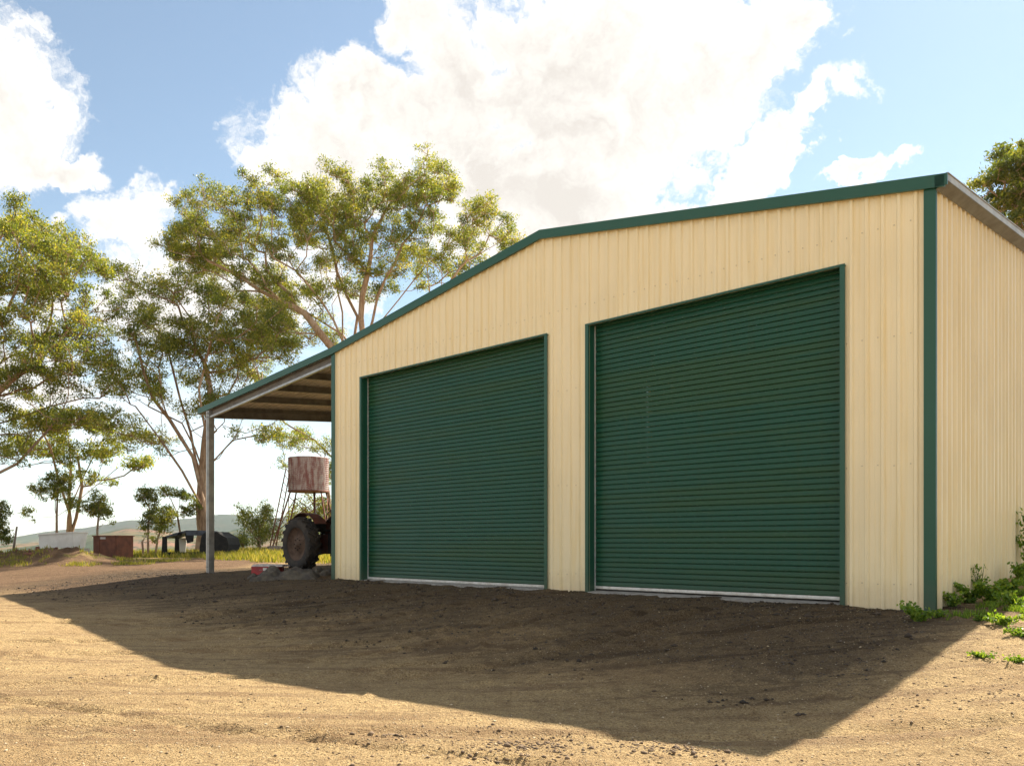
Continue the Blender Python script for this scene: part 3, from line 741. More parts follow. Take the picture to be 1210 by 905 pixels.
# ------------------------------------------------------------------ water tank on its stand
def P(x, y, Y): return Vector(((x - 605) / FPX * Y, Y, CAM_Z + (642 - y) / FPX * Y))
TY = 41.0; tcx = (364.5 - 605) / FPX * TY; tg = H(tcx, TY)
tank = thing('water_tank', (tcx, TY, tg), 'rust red corrugated water tank raised on a steel stand beyond the tractor', 'water tank')
zb_, zt_ = CAM_Z + (642 - 580) / FPX * TY, CAM_Z + (642 - 541.5) / FPX * TY; rt = .98
mb = MB(); prof = [(.001, zb_), (rt - .02, zb_)]
for i in range(0, 67):
    z = zb_ + (zt_ - zb_) * i / 66; prof.append((rt + .014 * math.sin(i * math.pi / 2), z))
prof += [(rt - .03, zt_ + .02), (.001, zt_ + .12)]
mb.lathe(prof, (tcx, TY, 0), (0, 0, 1), 48); mb.build('tank_drum', M['tank'], tank)
mb = MB(); mb.lathe([(rt + .03, zb_ - .06), (rt + .03, zb_ - .005), (.01, zb_ - .005)], (tcx, TY, 0), (0, 0, 1), 32); mb.lathe([(rt + .03, zb_ - .06), (.01, zb_ - .06)], (tcx, TY, 0), (0, 0, 1), 32); mb.build('platform', M['rust'], tank)
tops = [(-.75, -.55), (.75, -.55), (.75, .55), (-.75, .55)]; feet = [(-1.55, -1.2), (1.35, -1.2), (1.35, 1.2), (-1.55, 1.2)]
zt2 = zb_ - .06
legs = []
for (a, b), (c, d) in zip(tops, feet):
    p0 = Vector((tcx + a, TY + b, zt2)); p1 = Vector((tcx + c, TY + d, H(tcx + c, TY + d) - .1)); legs.append((p0, p1)); mb = MB(); mb.tube([p0, p1], .042, 6); mb.build('leg', M['rust'], tank)
for i in range(4):
    a, b = legs[i], legs[(i + 1) % 4]
    mb = MB(); mb.tube([a[0].lerp(a[1], .08), b[0].lerp(b[1], .62)], .02, 5); mb.tube([b[0].lerp(b[1], .08), a[0].lerp(a[1], .62)], .02, 5); mb.build('cross_brace', M['rust'], tank)
mb = MB(); l0, l1 = P(338, 553, TY - .9), P(318, 651, TY - 1.3); l0b, l1b = P(342, 560, TY - .9), P(325, 651, TY - 1.3)
mb.tube([l0, l1], .032, 6); mb.tube([l0b, l1b], .032, 6)
for t in np.linspace(.08, .95, 11): mb.tube([l0.lerp(l1, t), l0b.lerp(l1b, t)], .014, 5)
mb.build('ladder', M['rust'], tank)
mb = MB(); mb.tube([P(371.5, 581, TY), P(372, 640, TY)], .05, 8); mb.build('outlet_pipe', M['oldred'], tank)
lx, ly = (329 - 605) / FPX * 38.5, 38.5; lz = H(lx, ly)
mb = MB(); mb.tube([(-.48, 0, .14), (-.2, .02, .15), (.2, 0, .15), (.48, 0, .14)], [.19, .20, .195, .19], 12)
o = mb.build('cut_log', M['wood'], None, local=True); o.location = (lx, ly, lz); tag(o, 'short grey log lying at the foot of the tank ladder', 'log')

# ------------------------------------------------------------------ junk beyond the yard
VY = 37.5; vx0 = (198 - 605) / FPX * VY; vg = H((238 - 605) / FPX * VY, VY)
van = thing('stripped_vehicle_body', ((238 - 605) / FPX * VY, VY, vg), 'stripped black vehicle body shell standing in the grass by the gum trunk', 'vehicle wreck')
def X_(px): return (px - 238) / FPX * VY
def lm(name, m, parts_, **k):
    mb = MB()
    for p in parts_: mb.hexa(p)
    return mb.build(name, M[m], van, local=True, **k)
def slab(x0, z0, x1, z1, t, y0, y1): return [(x0, y0, z0 - t), (x1, y0, z1 - t), (x1, y1, z1 - t), (x0, y1, z0 - t), (x0, y0, z0), (x1, y0, z1), (x1, y1, z1), (x0, y1, z0)]
hh = 1.13
lm('roof_skin', 'bluegrey', [slab(X_(203), .86, X_(214), 1.0, .09, -.75, .75), slab(X_(214), 1.0, X_(228), hh, .10, -.75, .75), slab(X_(228), hh, X_(250), hh - .01, .22, -.78, .78)])
lm('front_pillar', 'black', [[(X_(199), -.75, -.05), (X_(205), -.75, -.05), (X_(205), -.65, -.05), (X_(199), -.65, -.05), (X_(200), -.75, .86), (X_(204.5), -.75, .84), (X_(204.5), -.65, .84), (X_(200), -.65, .86)]])
lm('front_pillar', 'black', [[(X_(199), .65, -.05), (X_(208), .65, -.05), (X_(208), .75, -.05), (X_(199), .75, -.05), (X_(200), .65, .86), (X_(204.5), .65, .84), (X_(204.5), .75, .84), (X_(200), .75, .86)]])
lm('middle_pillar', 'black', [[(X_(216), -.75, .88), (X_(220), -.75, .88), (X_(220), -.65, .88), (X_(216), -.65, .88), (X_(219), -.75, 1.02), (X_(223), -.75, 1.02), (X_(223), -.65, 1.02), (X_(219), -.65, 1.02)]])
lm('torn_panel', 'black', [[(X_(229), -.77, .55), (X_(236), -.77, .62), (X_(236), -.75, .62), (X_(229), -.75, .55), (X_(226), -.77, hh - .12), (X_(237), -.77, hh - .1), (X_(237), -.75, hh - .1), (X_(226), -.75, hh - .12)]])
lm('sill_panel', 'black', [slab(X_(205), .16, X_(243), .16, .14, -.76, -.68), slab(X_(205), .16, X_(243), .16, .14, .68, .76)])
lm('cab_panel', 'white', [[(X_(206), .6, .1), (X_(213), .6, .1), (X_(213), .63, .1), (X_(206), .63, .1), (X_(205), .6, .78), (X_(214), .6, .80), (X_(214), .63, .80), (X_(205), .63, .78)]])
rb = MB(); rr_ = [(X_(245), -.04), (X_(243.5), .35), (X_(246), .9), (X_(251), hh - .05), (X_(257), hh - .10), (X_(263), hh - .06), (X_(270), .90), (X_(275), .80), (X_(277), .5), (X_(275.5), .2), (X_(276), -.04)]
n = len(rr_); rb.v += [(x, -.8, z) for x, z in rr_] + [(x, .8, z) for x, z in rr_]
rb.f += [tuple(range(n)), tuple(reversed(range(n, 2 * n)))] + [(i, i + n, (i + 1) % n + n, (i + 1) % n) for i in range(n)]; rb.sm += [False] * (n + 2)
rb.build('rear_box', M['black'], van, local=True)
# seams and a rusty wheel arch proud of the rear box
lm('door_panel', 'black', [[(X_(247), -.815, .12), (X_(261), -.815, .12), (X_(261), -.801, .12), (X_(247), -.801, .12), (X_(248), -.815, .9), (X_(261), -.815, .92), (X_(261), -.801, .92), (X_(248), -.801, .9)]])
RY = 36.0; rx_ = (135 - 605) / FPX * RY; rg = H(rx_, RY)
rbx = thing('rusty_bin', (rx_, RY, rg - .02), 'rust brown steel box with a rounded shoulder between the dirt mound and the grass', 'steel box', rz=R(-22))
mb = MB(); mb.box(-.72, .62, -.45, .45, 0, .98); mb.build('body', M['rust'], rbx, local=True)
mb = MB(); mb.box(-.76, .66, -.49, .49, .981, 1.02); mb.build('lid', M['rust'], rbx, local=True)
mb = MB(); mb.box(-.36, -.34, -.47, -.451, .05, .95); mb.box(-.70, -.68, -.47, -.451, .05, .95); mb.box(.58, .60, -.47, -.451, .05, .95); mb.build('stiffener', M['rust'], rbx, local=True)
mb = MB(); mb.box(-.30, .0, -.475, -.452, .86, .95); mb.build('maker_plate', M['lid'], rbx, local=True)
WY_ = 33.5; wx_ = (74 - 605) / FPX * WY_; wz_ = CAM_Z + (642 - 647) / FPX * WY_
wt = thing('white_trough', (wx_, WY_, wz_ - .02), 'long white concrete trough resting tilted on the dirt mound', 'trough', rz=R(-9))
mb = MB(); mb.hexa([(-.82, -.3, 0), (.72, -.3, .03), (.78, .3, .03), (-.80, .3, 0), (-.80, -.34, .52), (.72, -.34, .62), (.86, .34, .62), (-.82, .34, .52)]); mb.build('trough_body', M['white'], wt, local=True)
mb = MB(); mb.hexa([(-.84, -.38, .521), (.75, -.38, .621), (.89, .38, .621), (-.85, .38, .521), (-.84, -.38, .56), (.75, -.38, .66), (.89, .38, .66), (-.85, .38, .56)]); mb.build('rim', M['white'], wt, local=True)
mb = MB(); mb.box(.2, 1.0, -.28, .28, -.35, -.001); mb.build('footing', M['conc'], wt, local=True)
IY = 31.3; ix = (46 - 605) / FPX * IY; iz = CAM_Z + (642 - 655) / FPX * IY
im = thing('rusty_implement', (ix, IY, iz), 'rusty yellow farm implement frame lying on the mound below the white trough', 'farm implement', rz=R(-4))
mb = MB(); mb.box(-1.0, .85, -.06, .06, .06, .16); mb.box(-.98, .83, .5, .6, .06, .16); mb.build('frame', M['yellow'], im, local=True)
mb = MB(); mb.tube([(-.45, -.2, .03), (.0, -.28, .0), (.42, -.2, .05)], [.05, .09, .05], 8); mb.build('blade', M['rust'], im, local=True)
for x in (-.8, -.3, .2, .7):
    mb = MB(); mb.tube([(x, -.05, .12), (x + .04, -.18, .2), (x + .1, -.25, .02)], .025, 6); mb.build('tine', M['rust'], im, local=True)
mb = MB(); mb.box(-.1, .0, -.05, .05, .161, .30); mb.box(.66, .72, -.04, .04, .161, .28); mb.build('bracket', M['rust'], im, local=True)
px_ = P(14, 652, 31.8); q_ = P(20, 622, 31.8)
mb = MB(); mb.tube([Vector((0, 0, -.3)), q_ - px_], [.05, .035], 8); o = mb.build('fence_post', M['wood'], None, local=True); o.location = px_; tag(o, 'thin grey timber post leaning at the far left of the mound', 'post')
mb = MB()
for i, (a, bq) in enumerate((((-.9, 0), (.9, .12)), ((-.5, -.15), (.3, .1)))): pass
# small timber offcuts lying in the dark dirt by the mound
# ------------------------------------------------------------------ trees
def leaf_mesh(name, cen, size, m, seed, aspect=.34, flat=.0, tintbias=None):
    n = len(cen); r = np.random.default_rng(seed)
    d = r.normal(size=(n, 3)); d[:, 2] -= .8; d /= np.linalg.norm(d, axis=1)[:, None]
    e = r.normal(size=(n, 3)); e -= (e * d).sum(1)[:, None] * d; e /= np.linalg.norm(e, axis=1)[:, None]
    s = size * r.uniform(.65, 1.35, n)[:, None]
    p0 = cen - d * s * .5; p2 = cen + d * s * .5; mid = cen + d * s * .02
    p1 = mid + e * s * aspect * .5; p3 = mid - e * s * aspect * .5
    V = np.stack([p0, p1, p2, p3], 1).reshape(-1, 3); q = np.arange(4 * n).reshape(-1, 4)
    t = np.clip(r.beta(2, 2.2, n) + (0 if tintbias is None else tintbias), 0, 1)
    return np_mesh(name, V, q, m, False, {'tint': ('FACE', t)})
def gum(label, base, path, crowns, Y, seed, trunk_r, group=None, dr=3.5, name='gum_tree', size=.135, leaves=38, clump_r=.50, bark='bark', leaf='leaf', cat='tree', limbs=(), tufts=7, twig=.018, dens=2.1, flat=.7, alpha=.5):
    r = np.random.default_rng(seed); rs = random.Random(seed)
    bx, by_ = base; b = P(bx, by_, Y); b.z = H(b.x, b.y); root = thing(name, b, label, cat, group)
    nodes = [b + Vector((0, 0, -.25))]; par = [-1]
    def add_path(pts, start, jit=.0):
        i = start; prev = nodes[start]
        for q in pts:
            seg = (q - prev).length; k = max(1, int(seg / 1.1))
            for j in range(1, k + 1):
                t = j / k; pt = prev.lerp(q, t)
                if j < k: pt = pt + Vector((rs.gauss(0, 1), rs.gauss(0, 1), rs.gauss(0, 1))) * jit * min(1, seg)
                nodes.append(pt); par.append(i); i = len(nodes) - 1
            prev = q
        return i
    last = add_path([P(x, y, Y) for x, y in path], 0, .05)
    for lb_ in limbs:     # (dy, [(x,y)...]) limb leaves the nearest existing node
        dy = lb_[0]; pts = [P(x, y, Y + dy * (i + 1) / len(lb_[1])) for i, (x, y) in enumerate(lb_[1])]
        arr = np.array([tuple(n) for n in nodes]); st = int(np.argmin(np.linalg.norm(arr - np.array(pts[0]), axis=1)))
        add_path(pts[1:] if (nodes[st] - pts[0]).length < .3 else pts, st, .12)
    cl = []
    for (cx, cy, rx, ry, n) in crowns:
        for _ in range(int(round(n * dens))):
            while True:
                u = r.uniform(-1, 1, 3)
                if (u ** 2).sum() < 1: break
            cl.append((P(cx + u[0] * rx, cy + u[1] * ry, Y) + Vector((0, u[2] * dr, 0)), rs.uniform(.65, 1.3)))
    top0 = nodes[len(path) // 2]
    arr0 = np.array([tuple(n) for n in nodes])
    cl.sort(key=lambda c: float(np.min(np.linalg.norm(arr0 - np.array(c[0]), axis=1))))
    ends = []; rootz = b.z
    plen = [0.0]
    for i in range(1, len(nodes)): plen.append(plen[par[i]] + (nodes[i] - nodes[par[i]]).length)
    for (c, sz) in cl:
        arr = np.array([tuple(n) for n in nodes]); dv = np.array(c) - arr; dist = np.linalg.norm(dv, axis=1)
        down = np.clip(-dv[:, 2], 0, None)      # branches like to climb
        cost = dist + alpha * np.array(plen) + down * 1.3 + (arr[:, 2] < rootz + .28 * (c.z - rootz)) * 8
        i = int(np.argmin(cost)); p0 = nodes[i]; ln = (c - p0).length; k = max(2, int(ln / .7))
        bend = Vector((rs.gauss(0, 1), rs.gauss(0, 1), rs.uniform(-1.2, .2))) * ln * .10
        tgt = c - Vector((0, 0, sz * clump_r * .35)); j0 = i
        for j in range(1, k + 1):
            t = j / k; q = p0.lerp(tgt, t) + bend * (4 * t * (1 - t)) + Vector((rs.gauss(0, 1), rs.gauss(0, 1), rs.gauss(0, 1))) * .05
            nodes.append(q); plen.append(plen[j0] + (q - nodes[j0]).length); par.append(j0); j0 = len(nodes) - 1
        ends.append((j0, c, sz))
    nb = len(nodes); tw = []
    lc = []; tb = []
    for (e, c, sz) in ends:
        cb = r.normal(0, .13)
        for _ in range(tufts):
            while True:
                u = r.uniform(-1, 1, 3)
                if (u ** 2).sum() < 1: break
            tc_ = c + Vector((u[0] * 1.0, u[1] * 1.0, u[2] * flat + .1)) * clump_r * sz
            tw.append((nodes[e], tc_))
            n = int(leaves * rs.uniform(.6, 1.3)); g = r.normal(size=(n, 3)) * np.array([.15, .15, .10]) * clump_r / .5
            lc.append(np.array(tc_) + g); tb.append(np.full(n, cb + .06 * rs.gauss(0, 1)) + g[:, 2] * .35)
    # pipe-model radii
    rad = np.zeros(nb); kids = [[] for _ in range(nb)]
    for i in range(1, nb): kids[par[i]].append(i)
    ex = 2.15
    for i in range(nb - 1, -1, -1):
        s_ = sum(rad[c] ** ex for c in kids[i]); rad[i] = max(twig, (s_ + (twig * .35) ** ex) ** (1 / ex)) if kids[i] else twig
    f = trunk_r / rad[0]
    lo = twig; rad = np.array([lo + max(0.0, (x - lo) / max(1e-6, rad[0] - lo)) ** 1.35 * (trunk_r - lo) for x in rad])
    rad[0] *= 1.3
    mb = MB()
    done = set()
    for i in range(nb):          # chains
        for c in kids[i]:
            if c in done: continue
            main = max(kids[i], key=lambda q: rad[q])
            if i != 0 and c == main and i in done: continue
            ch = [i, c]; rr = [rad[c] * 1.04 if i else rad[0], rad[c]]; done.add(c); cur = c
            while kids[cur]:
                nx_ = max(kids[cur], key=lambda q: rad[q]); ch.append(nx_); rr.append(rad[nx_]); done.add(nx_); cur = nx_
            sg = 10 if rr[0] > .12 else (6 if rr[0] > .04 else 4)
            mb.tube([nodes[q] for q in ch], rr, sg, False)
    mb.build('trunk', M[bark], root)
    mb = MB()
    for (a, c_) in tw: mb.tube([a, a.lerp(c_, .5) + Vector((0, 0, -.04)), c_], [twig * .6, twig * .5, twig * .3], 3, False)
    mb.build('twigs', M[bark], root, kind='stuff')
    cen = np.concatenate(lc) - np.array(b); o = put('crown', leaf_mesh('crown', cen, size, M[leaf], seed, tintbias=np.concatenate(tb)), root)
    return root
GG = 'gum trees around the shed'
gum('large gum with a broad spreading crown rising behind the left side of the shed roof', (432, 650),
    [(430, 560), (425, 480), (422, 420)],
    [(265, 262, 52, 34, 26), (335, 240, 55, 26, 24), (405, 232, 50, 24, 22), (472, 226, 42, 24, 20), (520, 212, 20, 20, 12), (568, 268, 32, 20, 14), (602, 276, 14, 8, 5), (545, 305, 38, 18, 12), (225, 300, 24, 26, 10), (300, 350, 45, 25, 14), (400, 330, 45, 25, 14), (330, 395, 45, 22, 12), (290, 430, 35, 18, 9), (370, 385, 30, 14, 5), (215, 285, 22, 20, 8), (365, 255, 60, 30, 12), (500, 240, 30, 20, 8),
     (470, 275, 55, 34, 22), (385, 275, 60, 40, 26), (300, 305, 52, 40, 24), (236, 300, 26, 36, 12), (340, 355, 50, 28, 14), (440, 320, 40, 22, 10), (345, 512, 22, 10, 4), (500, 320, 30, 15, 6)],
    47, 11, .42, GG, 3.6, bark='barkpale',
    limbs=[(-2, [(424, 450), (395, 380), (350, 320), (300, 280)]), (1.5, [(423, 430), (410, 350), (385, 270), (350, 235)]), (0, [(422, 420), (428, 350), (440, 280), (470, 220)]),
           (1, [(423, 440), (450, 380), (490, 330), (540, 280)]), (-1, [(424, 450), (470, 400), (520, 350), (545, 315)]), (.5, [(422, 430), (440, 380), (455, 330), (500, 250)]), (-1.5, [(424, 470), (400, 420), (360, 370), (310, 345), (250, 310)]), (1, [(423, 460), (405, 400), (398, 340), (405, 260)]), (-1, [(430, 580), (400, 548), (372, 520), (345, 505)]), (2, [(422, 420), (380, 380), (330, 350)])])
gum('gum with a thick bare trunk directly behind the lean-to post', (238, 650), [(238, 600), (240, 560), (243, 520), (250, 470)],
    [(150, 330, 26, 26, 6), (140, 440, 18, 22, 6), (265, 475, 32, 16, 7), (205, 430, 45, 24, 10), (140, 505, 26, 12, 5), (320, 380, 30, 20, 8), (172, 400, 26, 22, 10), (235, 395, 50, 26, 22), (295, 400, 45, 24, 18), (210, 345, 45, 18, 14), (335, 415, 24, 14, 6), (165, 455, 26, 18, 8), (260, 440, 40, 16, 9), (180, 520, 28, 14, 5), (215, 480, 30, 15, 6), (275, 365, 30, 15, 8), (300, 512, 22, 8, 3), (160, 370, 18, 18, 6)],
    42, 23, .29, GG, 3.0, dens=1.6, leaf='leaf', clump_r=.56,
    limbs=[(-2, [(237, 596), (215, 556), (190, 520), (160, 480)]), (1, [(240, 570), (225, 510), (205, 440), (185, 390)]), (0, [(243, 520), (262, 502), (290, 512), (325, 500)]), (2, [(246, 500), (262, 450), (290, 410)]), (0, [(248, 480), (240, 430), (225, 370)]), (-1, [(240, 590), (228, 540), (200, 495), (170, 440), (160, 400)]), (1.5, [(241, 560), (215, 500), (175, 480), (140, 450)]), (-2, [(245, 520), (235, 460), (250, 400), (270, 350)]), (1, [(248, 500), (275, 455), (310, 425)]), (1, [(252, 545), (275, 520), (300, 515), (330, 495)])])
gum('tall gum reaching in from the left edge with yellow green foliage', (-62, 655), [(-58, 580), (-50, 520), (-45, 460)],
    [(100, 430, 24, 20, 6), (45, 320, 50, 30, 12), (25, 265, 45, 22, 18), (75, 298, 42, 18, 12), (115, 318, 14, 8, 4), (15, 335, 60, 22, 18), (85, 350, 38, 24, 14), (50, 395, 65, 22, 18), (105, 395, 22, 12, 5), (15, 440, 50, 22, 14), (80, 440, 40, 20, 10), (30, 495, 50, 18, 12), (95, 490, 34, 14, 7), (-70, 380, 70, 110, 50), (0, 250, 22, 14, 5), (20, 535, 34, 12, 5)],
    36, 35, .34, GG, 3.6, size=.13, clump_r=.48, dens=1.8,
    limbs=[(-1, [(-50, 520), (-10, 470), (40, 430), (90, 400)]), (1, [(-48, 500), (-20, 420), (20, 340), (60, 300)]), (0, [(-58, 590), (-20, 568), (20, 548), (60, 505)]), (0, [(-45, 460), (-30, 380), (-10, 300), (10, 265)]), (2, [(-50, 520), (0, 500), (60, 480), (100, 470)])])
gum('slender forked gum on the crest behind the white trough', (82, 640), [(82, 612), (82, 585)],
    [(35, 528, 40, 10, 6), (95, 530, 40, 14, 8), (70, 500, 50, 14, 8), (145, 545, 18, 6, 4), (110, 565, 20, 8, 2), (120, 505, 25, 12, 4)],
    44, 47, .17, GG, 2.6, size=.17, clump_r=.5, limbs=[(.3, [(82, 640), (90, 612), (97, 575), (92, 540)]), (-1, [(82, 605), (70, 570), (60, 530), (45, 500)]), (1, [(83, 600), (98, 565), (115, 530), (130, 505)]), (0, [(84, 598), (112, 575), (140, 552)]), (0, [(82, 585), (84, 550), (80, 510)])], tufts=5, leaves=40)
gum('dark gum crown showing above the right end of the shed roof', (1262, 640), [(1258, 500), (1250, 400), (1240, 320)],
    [(1190, 222, 32, 20, 16), (1207, 186, 20, 14, 8), (1160, 222, 13, 7, 4), (1205, 250, 30, 20, 16), (1260, 220, 50, 60, 30), (1195,275,22,14,8)],
    31, 59, .3, GG, 3.5, size=.16, clump_r=.42, leaf='leafdark', dens=1.5, limbs=[(0, [(1250, 400), (1220, 300), (1195, 230)]), (0, [(1245, 350), (1215, 260), (1170, 225)])])
# smaller ones on the crest
SG = 'young gums and shrubs on the crest'
def small(label, base, path, crowns, Y, seed, tr=.05, dr=.6, size=.12, lv=26, cr=.30, leaf='leaf', tufts=6, name='young_gum', cat='young tree'):
    return gum(label, base, path, crowns, Y, seed, tr, SG, dr, dens=1.2, flat=1.1, name=name, size=size, leaves=lv, clump_r=cr, leaf=leaf, cat=cat, tufts=tufts, twig=.009)
small('thin sapling with a yellow green top behind the white trough', (67, 640), [(67, 610), (68, 585)], [(66, 568, 12, 11, 9), (72, 580, 12, 12, 7), (50, 582, 7, 9, 4), (87, 596, 6, 6, 3), (38, 606, 6, 3, 2)], 38, 101)
small('thin sapling just left of the rusty steel box', (115, 652), [(115, 625), (117, 605)], [(118, 597, 9, 13, 10), (127, 606, 6, 6, 3), (107, 600, 5, 6, 3)], 38, 102)
small('narrow leafy sapling right of the rusty steel box', (175, 655), [(175, 630), (177, 600)], [(177, 588, 7, 15, 10), (180, 611, 8, 13, 9)], 39, 103, leaf='leafdark')
small('short bushy sapling leaning right beside the narrow one', (183, 655), [(186, 638), (192, 620)], [(198, 608, 7, 10, 8), (193, 622, 7, 6, 4)], 40, 104)
small('sparse crooked sapling behind the stripped vehicle body, left of the gum trunk', (214, 652), [(213, 630), (209, 605), (202, 590)], [(200, 582, 10, 5, 5), (219, 603, 7, 5, 3), (222, 586, 8, 4, 3), (228, 600, 7, 4, 3)], 41, 105, leaf='leafdark', cr=.28)
small('rounded shrubby tree right of the lean-to post on the crest', (306, 655), [(306, 640), (307, 622)], [(305, 618, 17, 14, 14), (315, 602, 10, 5, 5), (292, 606, 7, 5, 3), (322, 628, 12, 10, 7), (300, 634, 12, 6, 6)], 43, 106, leaf='leafdark', cr=.4, tr=.09, dr=1.2, name='shrub', cat='shrub')
small('low scrubby bush at the grass edge left of the rounded shrub', (287, 652), [(287, 645)], [(286, 640, 7, 4, 6)], 42, 107, cr=.3, name='shrub', cat='shrub')
small('leafy tree behind the water tank stand', (392, 655), [(391, 620), (388, 580), (382, 545)], [(345, 522, 14, 8, 8), (372, 528, 12, 6, 5), (388, 560, 12, 14, 10), (386, 605, 14, 14, 12), (350, 610, 20, 12, 12), (365, 628, 22, 8, 12), (334, 548, 6, 5, 2), (400, 535, 16, 20, 12), (372,590,10,8,4)], 46, 108, tr=.14, cr=.42, dr=1.6)
small('dark shrub cut by the left edge of the yard', (-3, 650), [(-3, 635), (-2, 620)], [(-2, 612, 9, 10, 8), (-4, 632, 9, 9, 8), (2, 600, 5, 6, 3)], 36, 109, leaf='leafdark', cr=.3, name='shrub', cat='shrub')
small('dead looking thin bush between the saplings and the vehicle body', (170, 656), [(168, 640)], [(165, 628, 5, 5, 2), (186, 636, 5, 4, 2)], 38.5, 110, cr=.2, lv=14, name='shrub', cat='shrub')

# ------------------------------------------------------------------ weeds by the right wall
def weed(label, x, y, h, rad, n, seed, lsz=.05, leaf='weed', stems=9):
    r = np.random.default_rng(seed); z = H(x, y); root = thing('weed', (x, y, z), label, 'weed', 'weeds along the right wall')
    mb = MB(); cen = []
    for i in range(stems):
        an = r.uniform(0, 2 * math.pi); rr = rad * math.sqrt(r.uniform(.05, 1)); hh_ = h * r.uniform(.45, 1.0)
        p0 = Vector((r.normal(0, .02), r.normal(0, .02), -.01)); p2 = Vector((math.cos(an) * rr, math.sin(an) * rr, hh_)); p1 = p0.lerp(p2, .5) + Vector((0, 0, hh_ * .18))
        mb.tube([p0, p1, p2], [.005, .004, .002], 4, False)
        for k in range(n // stems):
            t = r.uniform(.15, 1.05); q = p0.lerp(p1, t * 2) if t < .5 else p1.lerp(p2, t * 2 - 1)
            cen.append(np.array(q) + r.normal(0, .035, 3) * (h + .3))
    mb.build('stems', M['weed'], root, local=True)
    cen = np.array(cen); cen[:, 2] = np.maximum(cen[:, 2], .01)
    put('foliage', leaf_mesh('foliage', cen, lsz, M[leaf], seed, aspect=.6), root)
def ground_at(px, py):
    g = (py - 642) / FPX; Yd = 8.0
    for _ in range(30):
        Yn = (CAM_Z - H((px - 605) / FPX * Yd, Yd)) / g; Yd = Yd * .6 + Yn * .4
    return (px - 605) / FPX * Yd, Yd
for i, (px, py, h, rad, n, lab, ls) in enumerate([
    (1086, 733, .17, .20, 420, 'dark green weed hugging the foot of the front wall left of the corner trim', .05),
    (1108, 729, .08, .13, 150, 'low bright weed tuft at the foot of the green corner trim', .04),
    (1126, 716, .16, .14, 240, 'small leafy weed against the side wall near the corner trim', .045),
    (1146, 712, .26, .20, 520, 'bushy upright weed in front of the side wall ribs', .05),
    (1158, 703, .42, .09, 110, 'tall thin weed stalk rising against the side wall', .045),
    (1170, 712, .24, .24, 620, 'spreading bright weed on the bank below the side wall', .05),
    (1192, 702, .20, .22, 520, 'yellow green weed clump farther up the bank by the wall', .05),
    (1204, 690, .28, .2, 420, 'taller leafy shrub against the side wall at the right edge', .055),
    (1216, 680, .95, .18, 600, 'climbing green creeper against the side wall at the far right', .06),
    (1205, 722, .20, .26, 560, 'bright green weed patch spilling over the right edge of the bank', .05),
    (1185, 738, .10, .20, 380, 'flat sunlit creeping weed in the middle of the bank', .04),
    (1208, 752, .10, .18, 320, 'low sunlit weed mat at the right edge near the gravel', .04),
    (1158, 733, .06, .10, 110, 'tiny green sprig on the reddish soil between the bigger weeds', .035),
    (1160, 776, .04, .14, 150, 'thin patch of bright sprouts on the gravel, nearest the camera', .03),
    (1200, 782, .05, .12, 150, 'small bright tuft on the gravel at the right edge', .03)]):
    x, y = ground_at(px, py); weed(lab, x, y, h, rad, n, 500 + i, ls, stems=12)

# ------------------------------------------------------------------ ground cover, gravel, clods
def blades(n, xy, h, seed, name, wd=.012, m='grass'):
    r = np.random.default_rng(seed); x, y = xy; z = height(x, y); n = len(x); an = r.uniform(0, 2 * math.pi, n); hh_ = h * r.uniform(.4, 1.2, n)
    lean = r.normal(0, .35, (n, 2)) * hh_[:, None]; dx = np.cos(an) * wd; dy = np.sin(an) * wd
    p0 = np.stack([x - dx, y - dy, z - .01], 1); p1 = np.stack([x + dx, y + dy, z - .01], 1)
    p2 = np.stack([x + lean[:, 0] + dx * .2, y + lean[:, 1] + dy * .2, z + hh_], 1); p3 = np.stack([x + lean[:, 0] - dx * .2, y + lean[:, 1] - dy * .2, z + hh_], 1)
    V = np.stack([p0, p1, p2, p3], 1).reshape(-1, 3)
    o = put(name, np_mesh(name, V, np.arange(4 * n).reshape(-1, 4), M[m], False, {'tint': ('FACE', np.clip(r.beta(2, 2, n) + .3 * fbm(x * .5, y * .5, 3, 5), 0, 1))})); tag(o, kind='stuff'); return o
n = 70000; x = rng.uniform(-26, 2, n); y = rng.uniform(24, 47, n); a, b = toab(x, y)
keep = (b + 3 * fbm(x * .8, y * .8, 4, 61) > 4.6) & (a > 18.5) & (rng.uniform(0, 1, n) < .35 + 1.4 * np.clip(fbm(x * .6, y * .6, 3, 90) + .3, 0, 1))
blades(0, (x[keep], y[keep]), .22, 3, 'long_grass', .02)
tag(bpy.data.objects['long_grass'], 'dry yellow green grass along the crest behind the lean-to', 'grass')
n = 9000; x = rng.uniform(-24, -12.5, n); y = rng.uniform(28.5, 32.5, n); keep = fbm(x * 1.2, y * 1.2, 3, 12) > .03
o = blades(0, (x[keep], y[keep]), .12, 4, 'mound_grass', .014); tag(o, 'thin grass and weeds growing over the dirt mound', 'grass')
n = 42000; ar = rng.uniform(-2.2, -.35, n); br = rng.uniform(-1.9, 4, n); xx = OX + ar * AX + br * BX; yy = OY + ar * AY + br * BY
keep = fbm(xx * 2.2, yy * 2.2, 3, 19) > .05 + .10 * (br < -.6)
o = blades(0, (xx[keep], yy[keep]), .07, 6, 'bank_grass', .006, 'weed'); tag(o, 'short bright grass on the sunny bank right of the shed', 'grass')
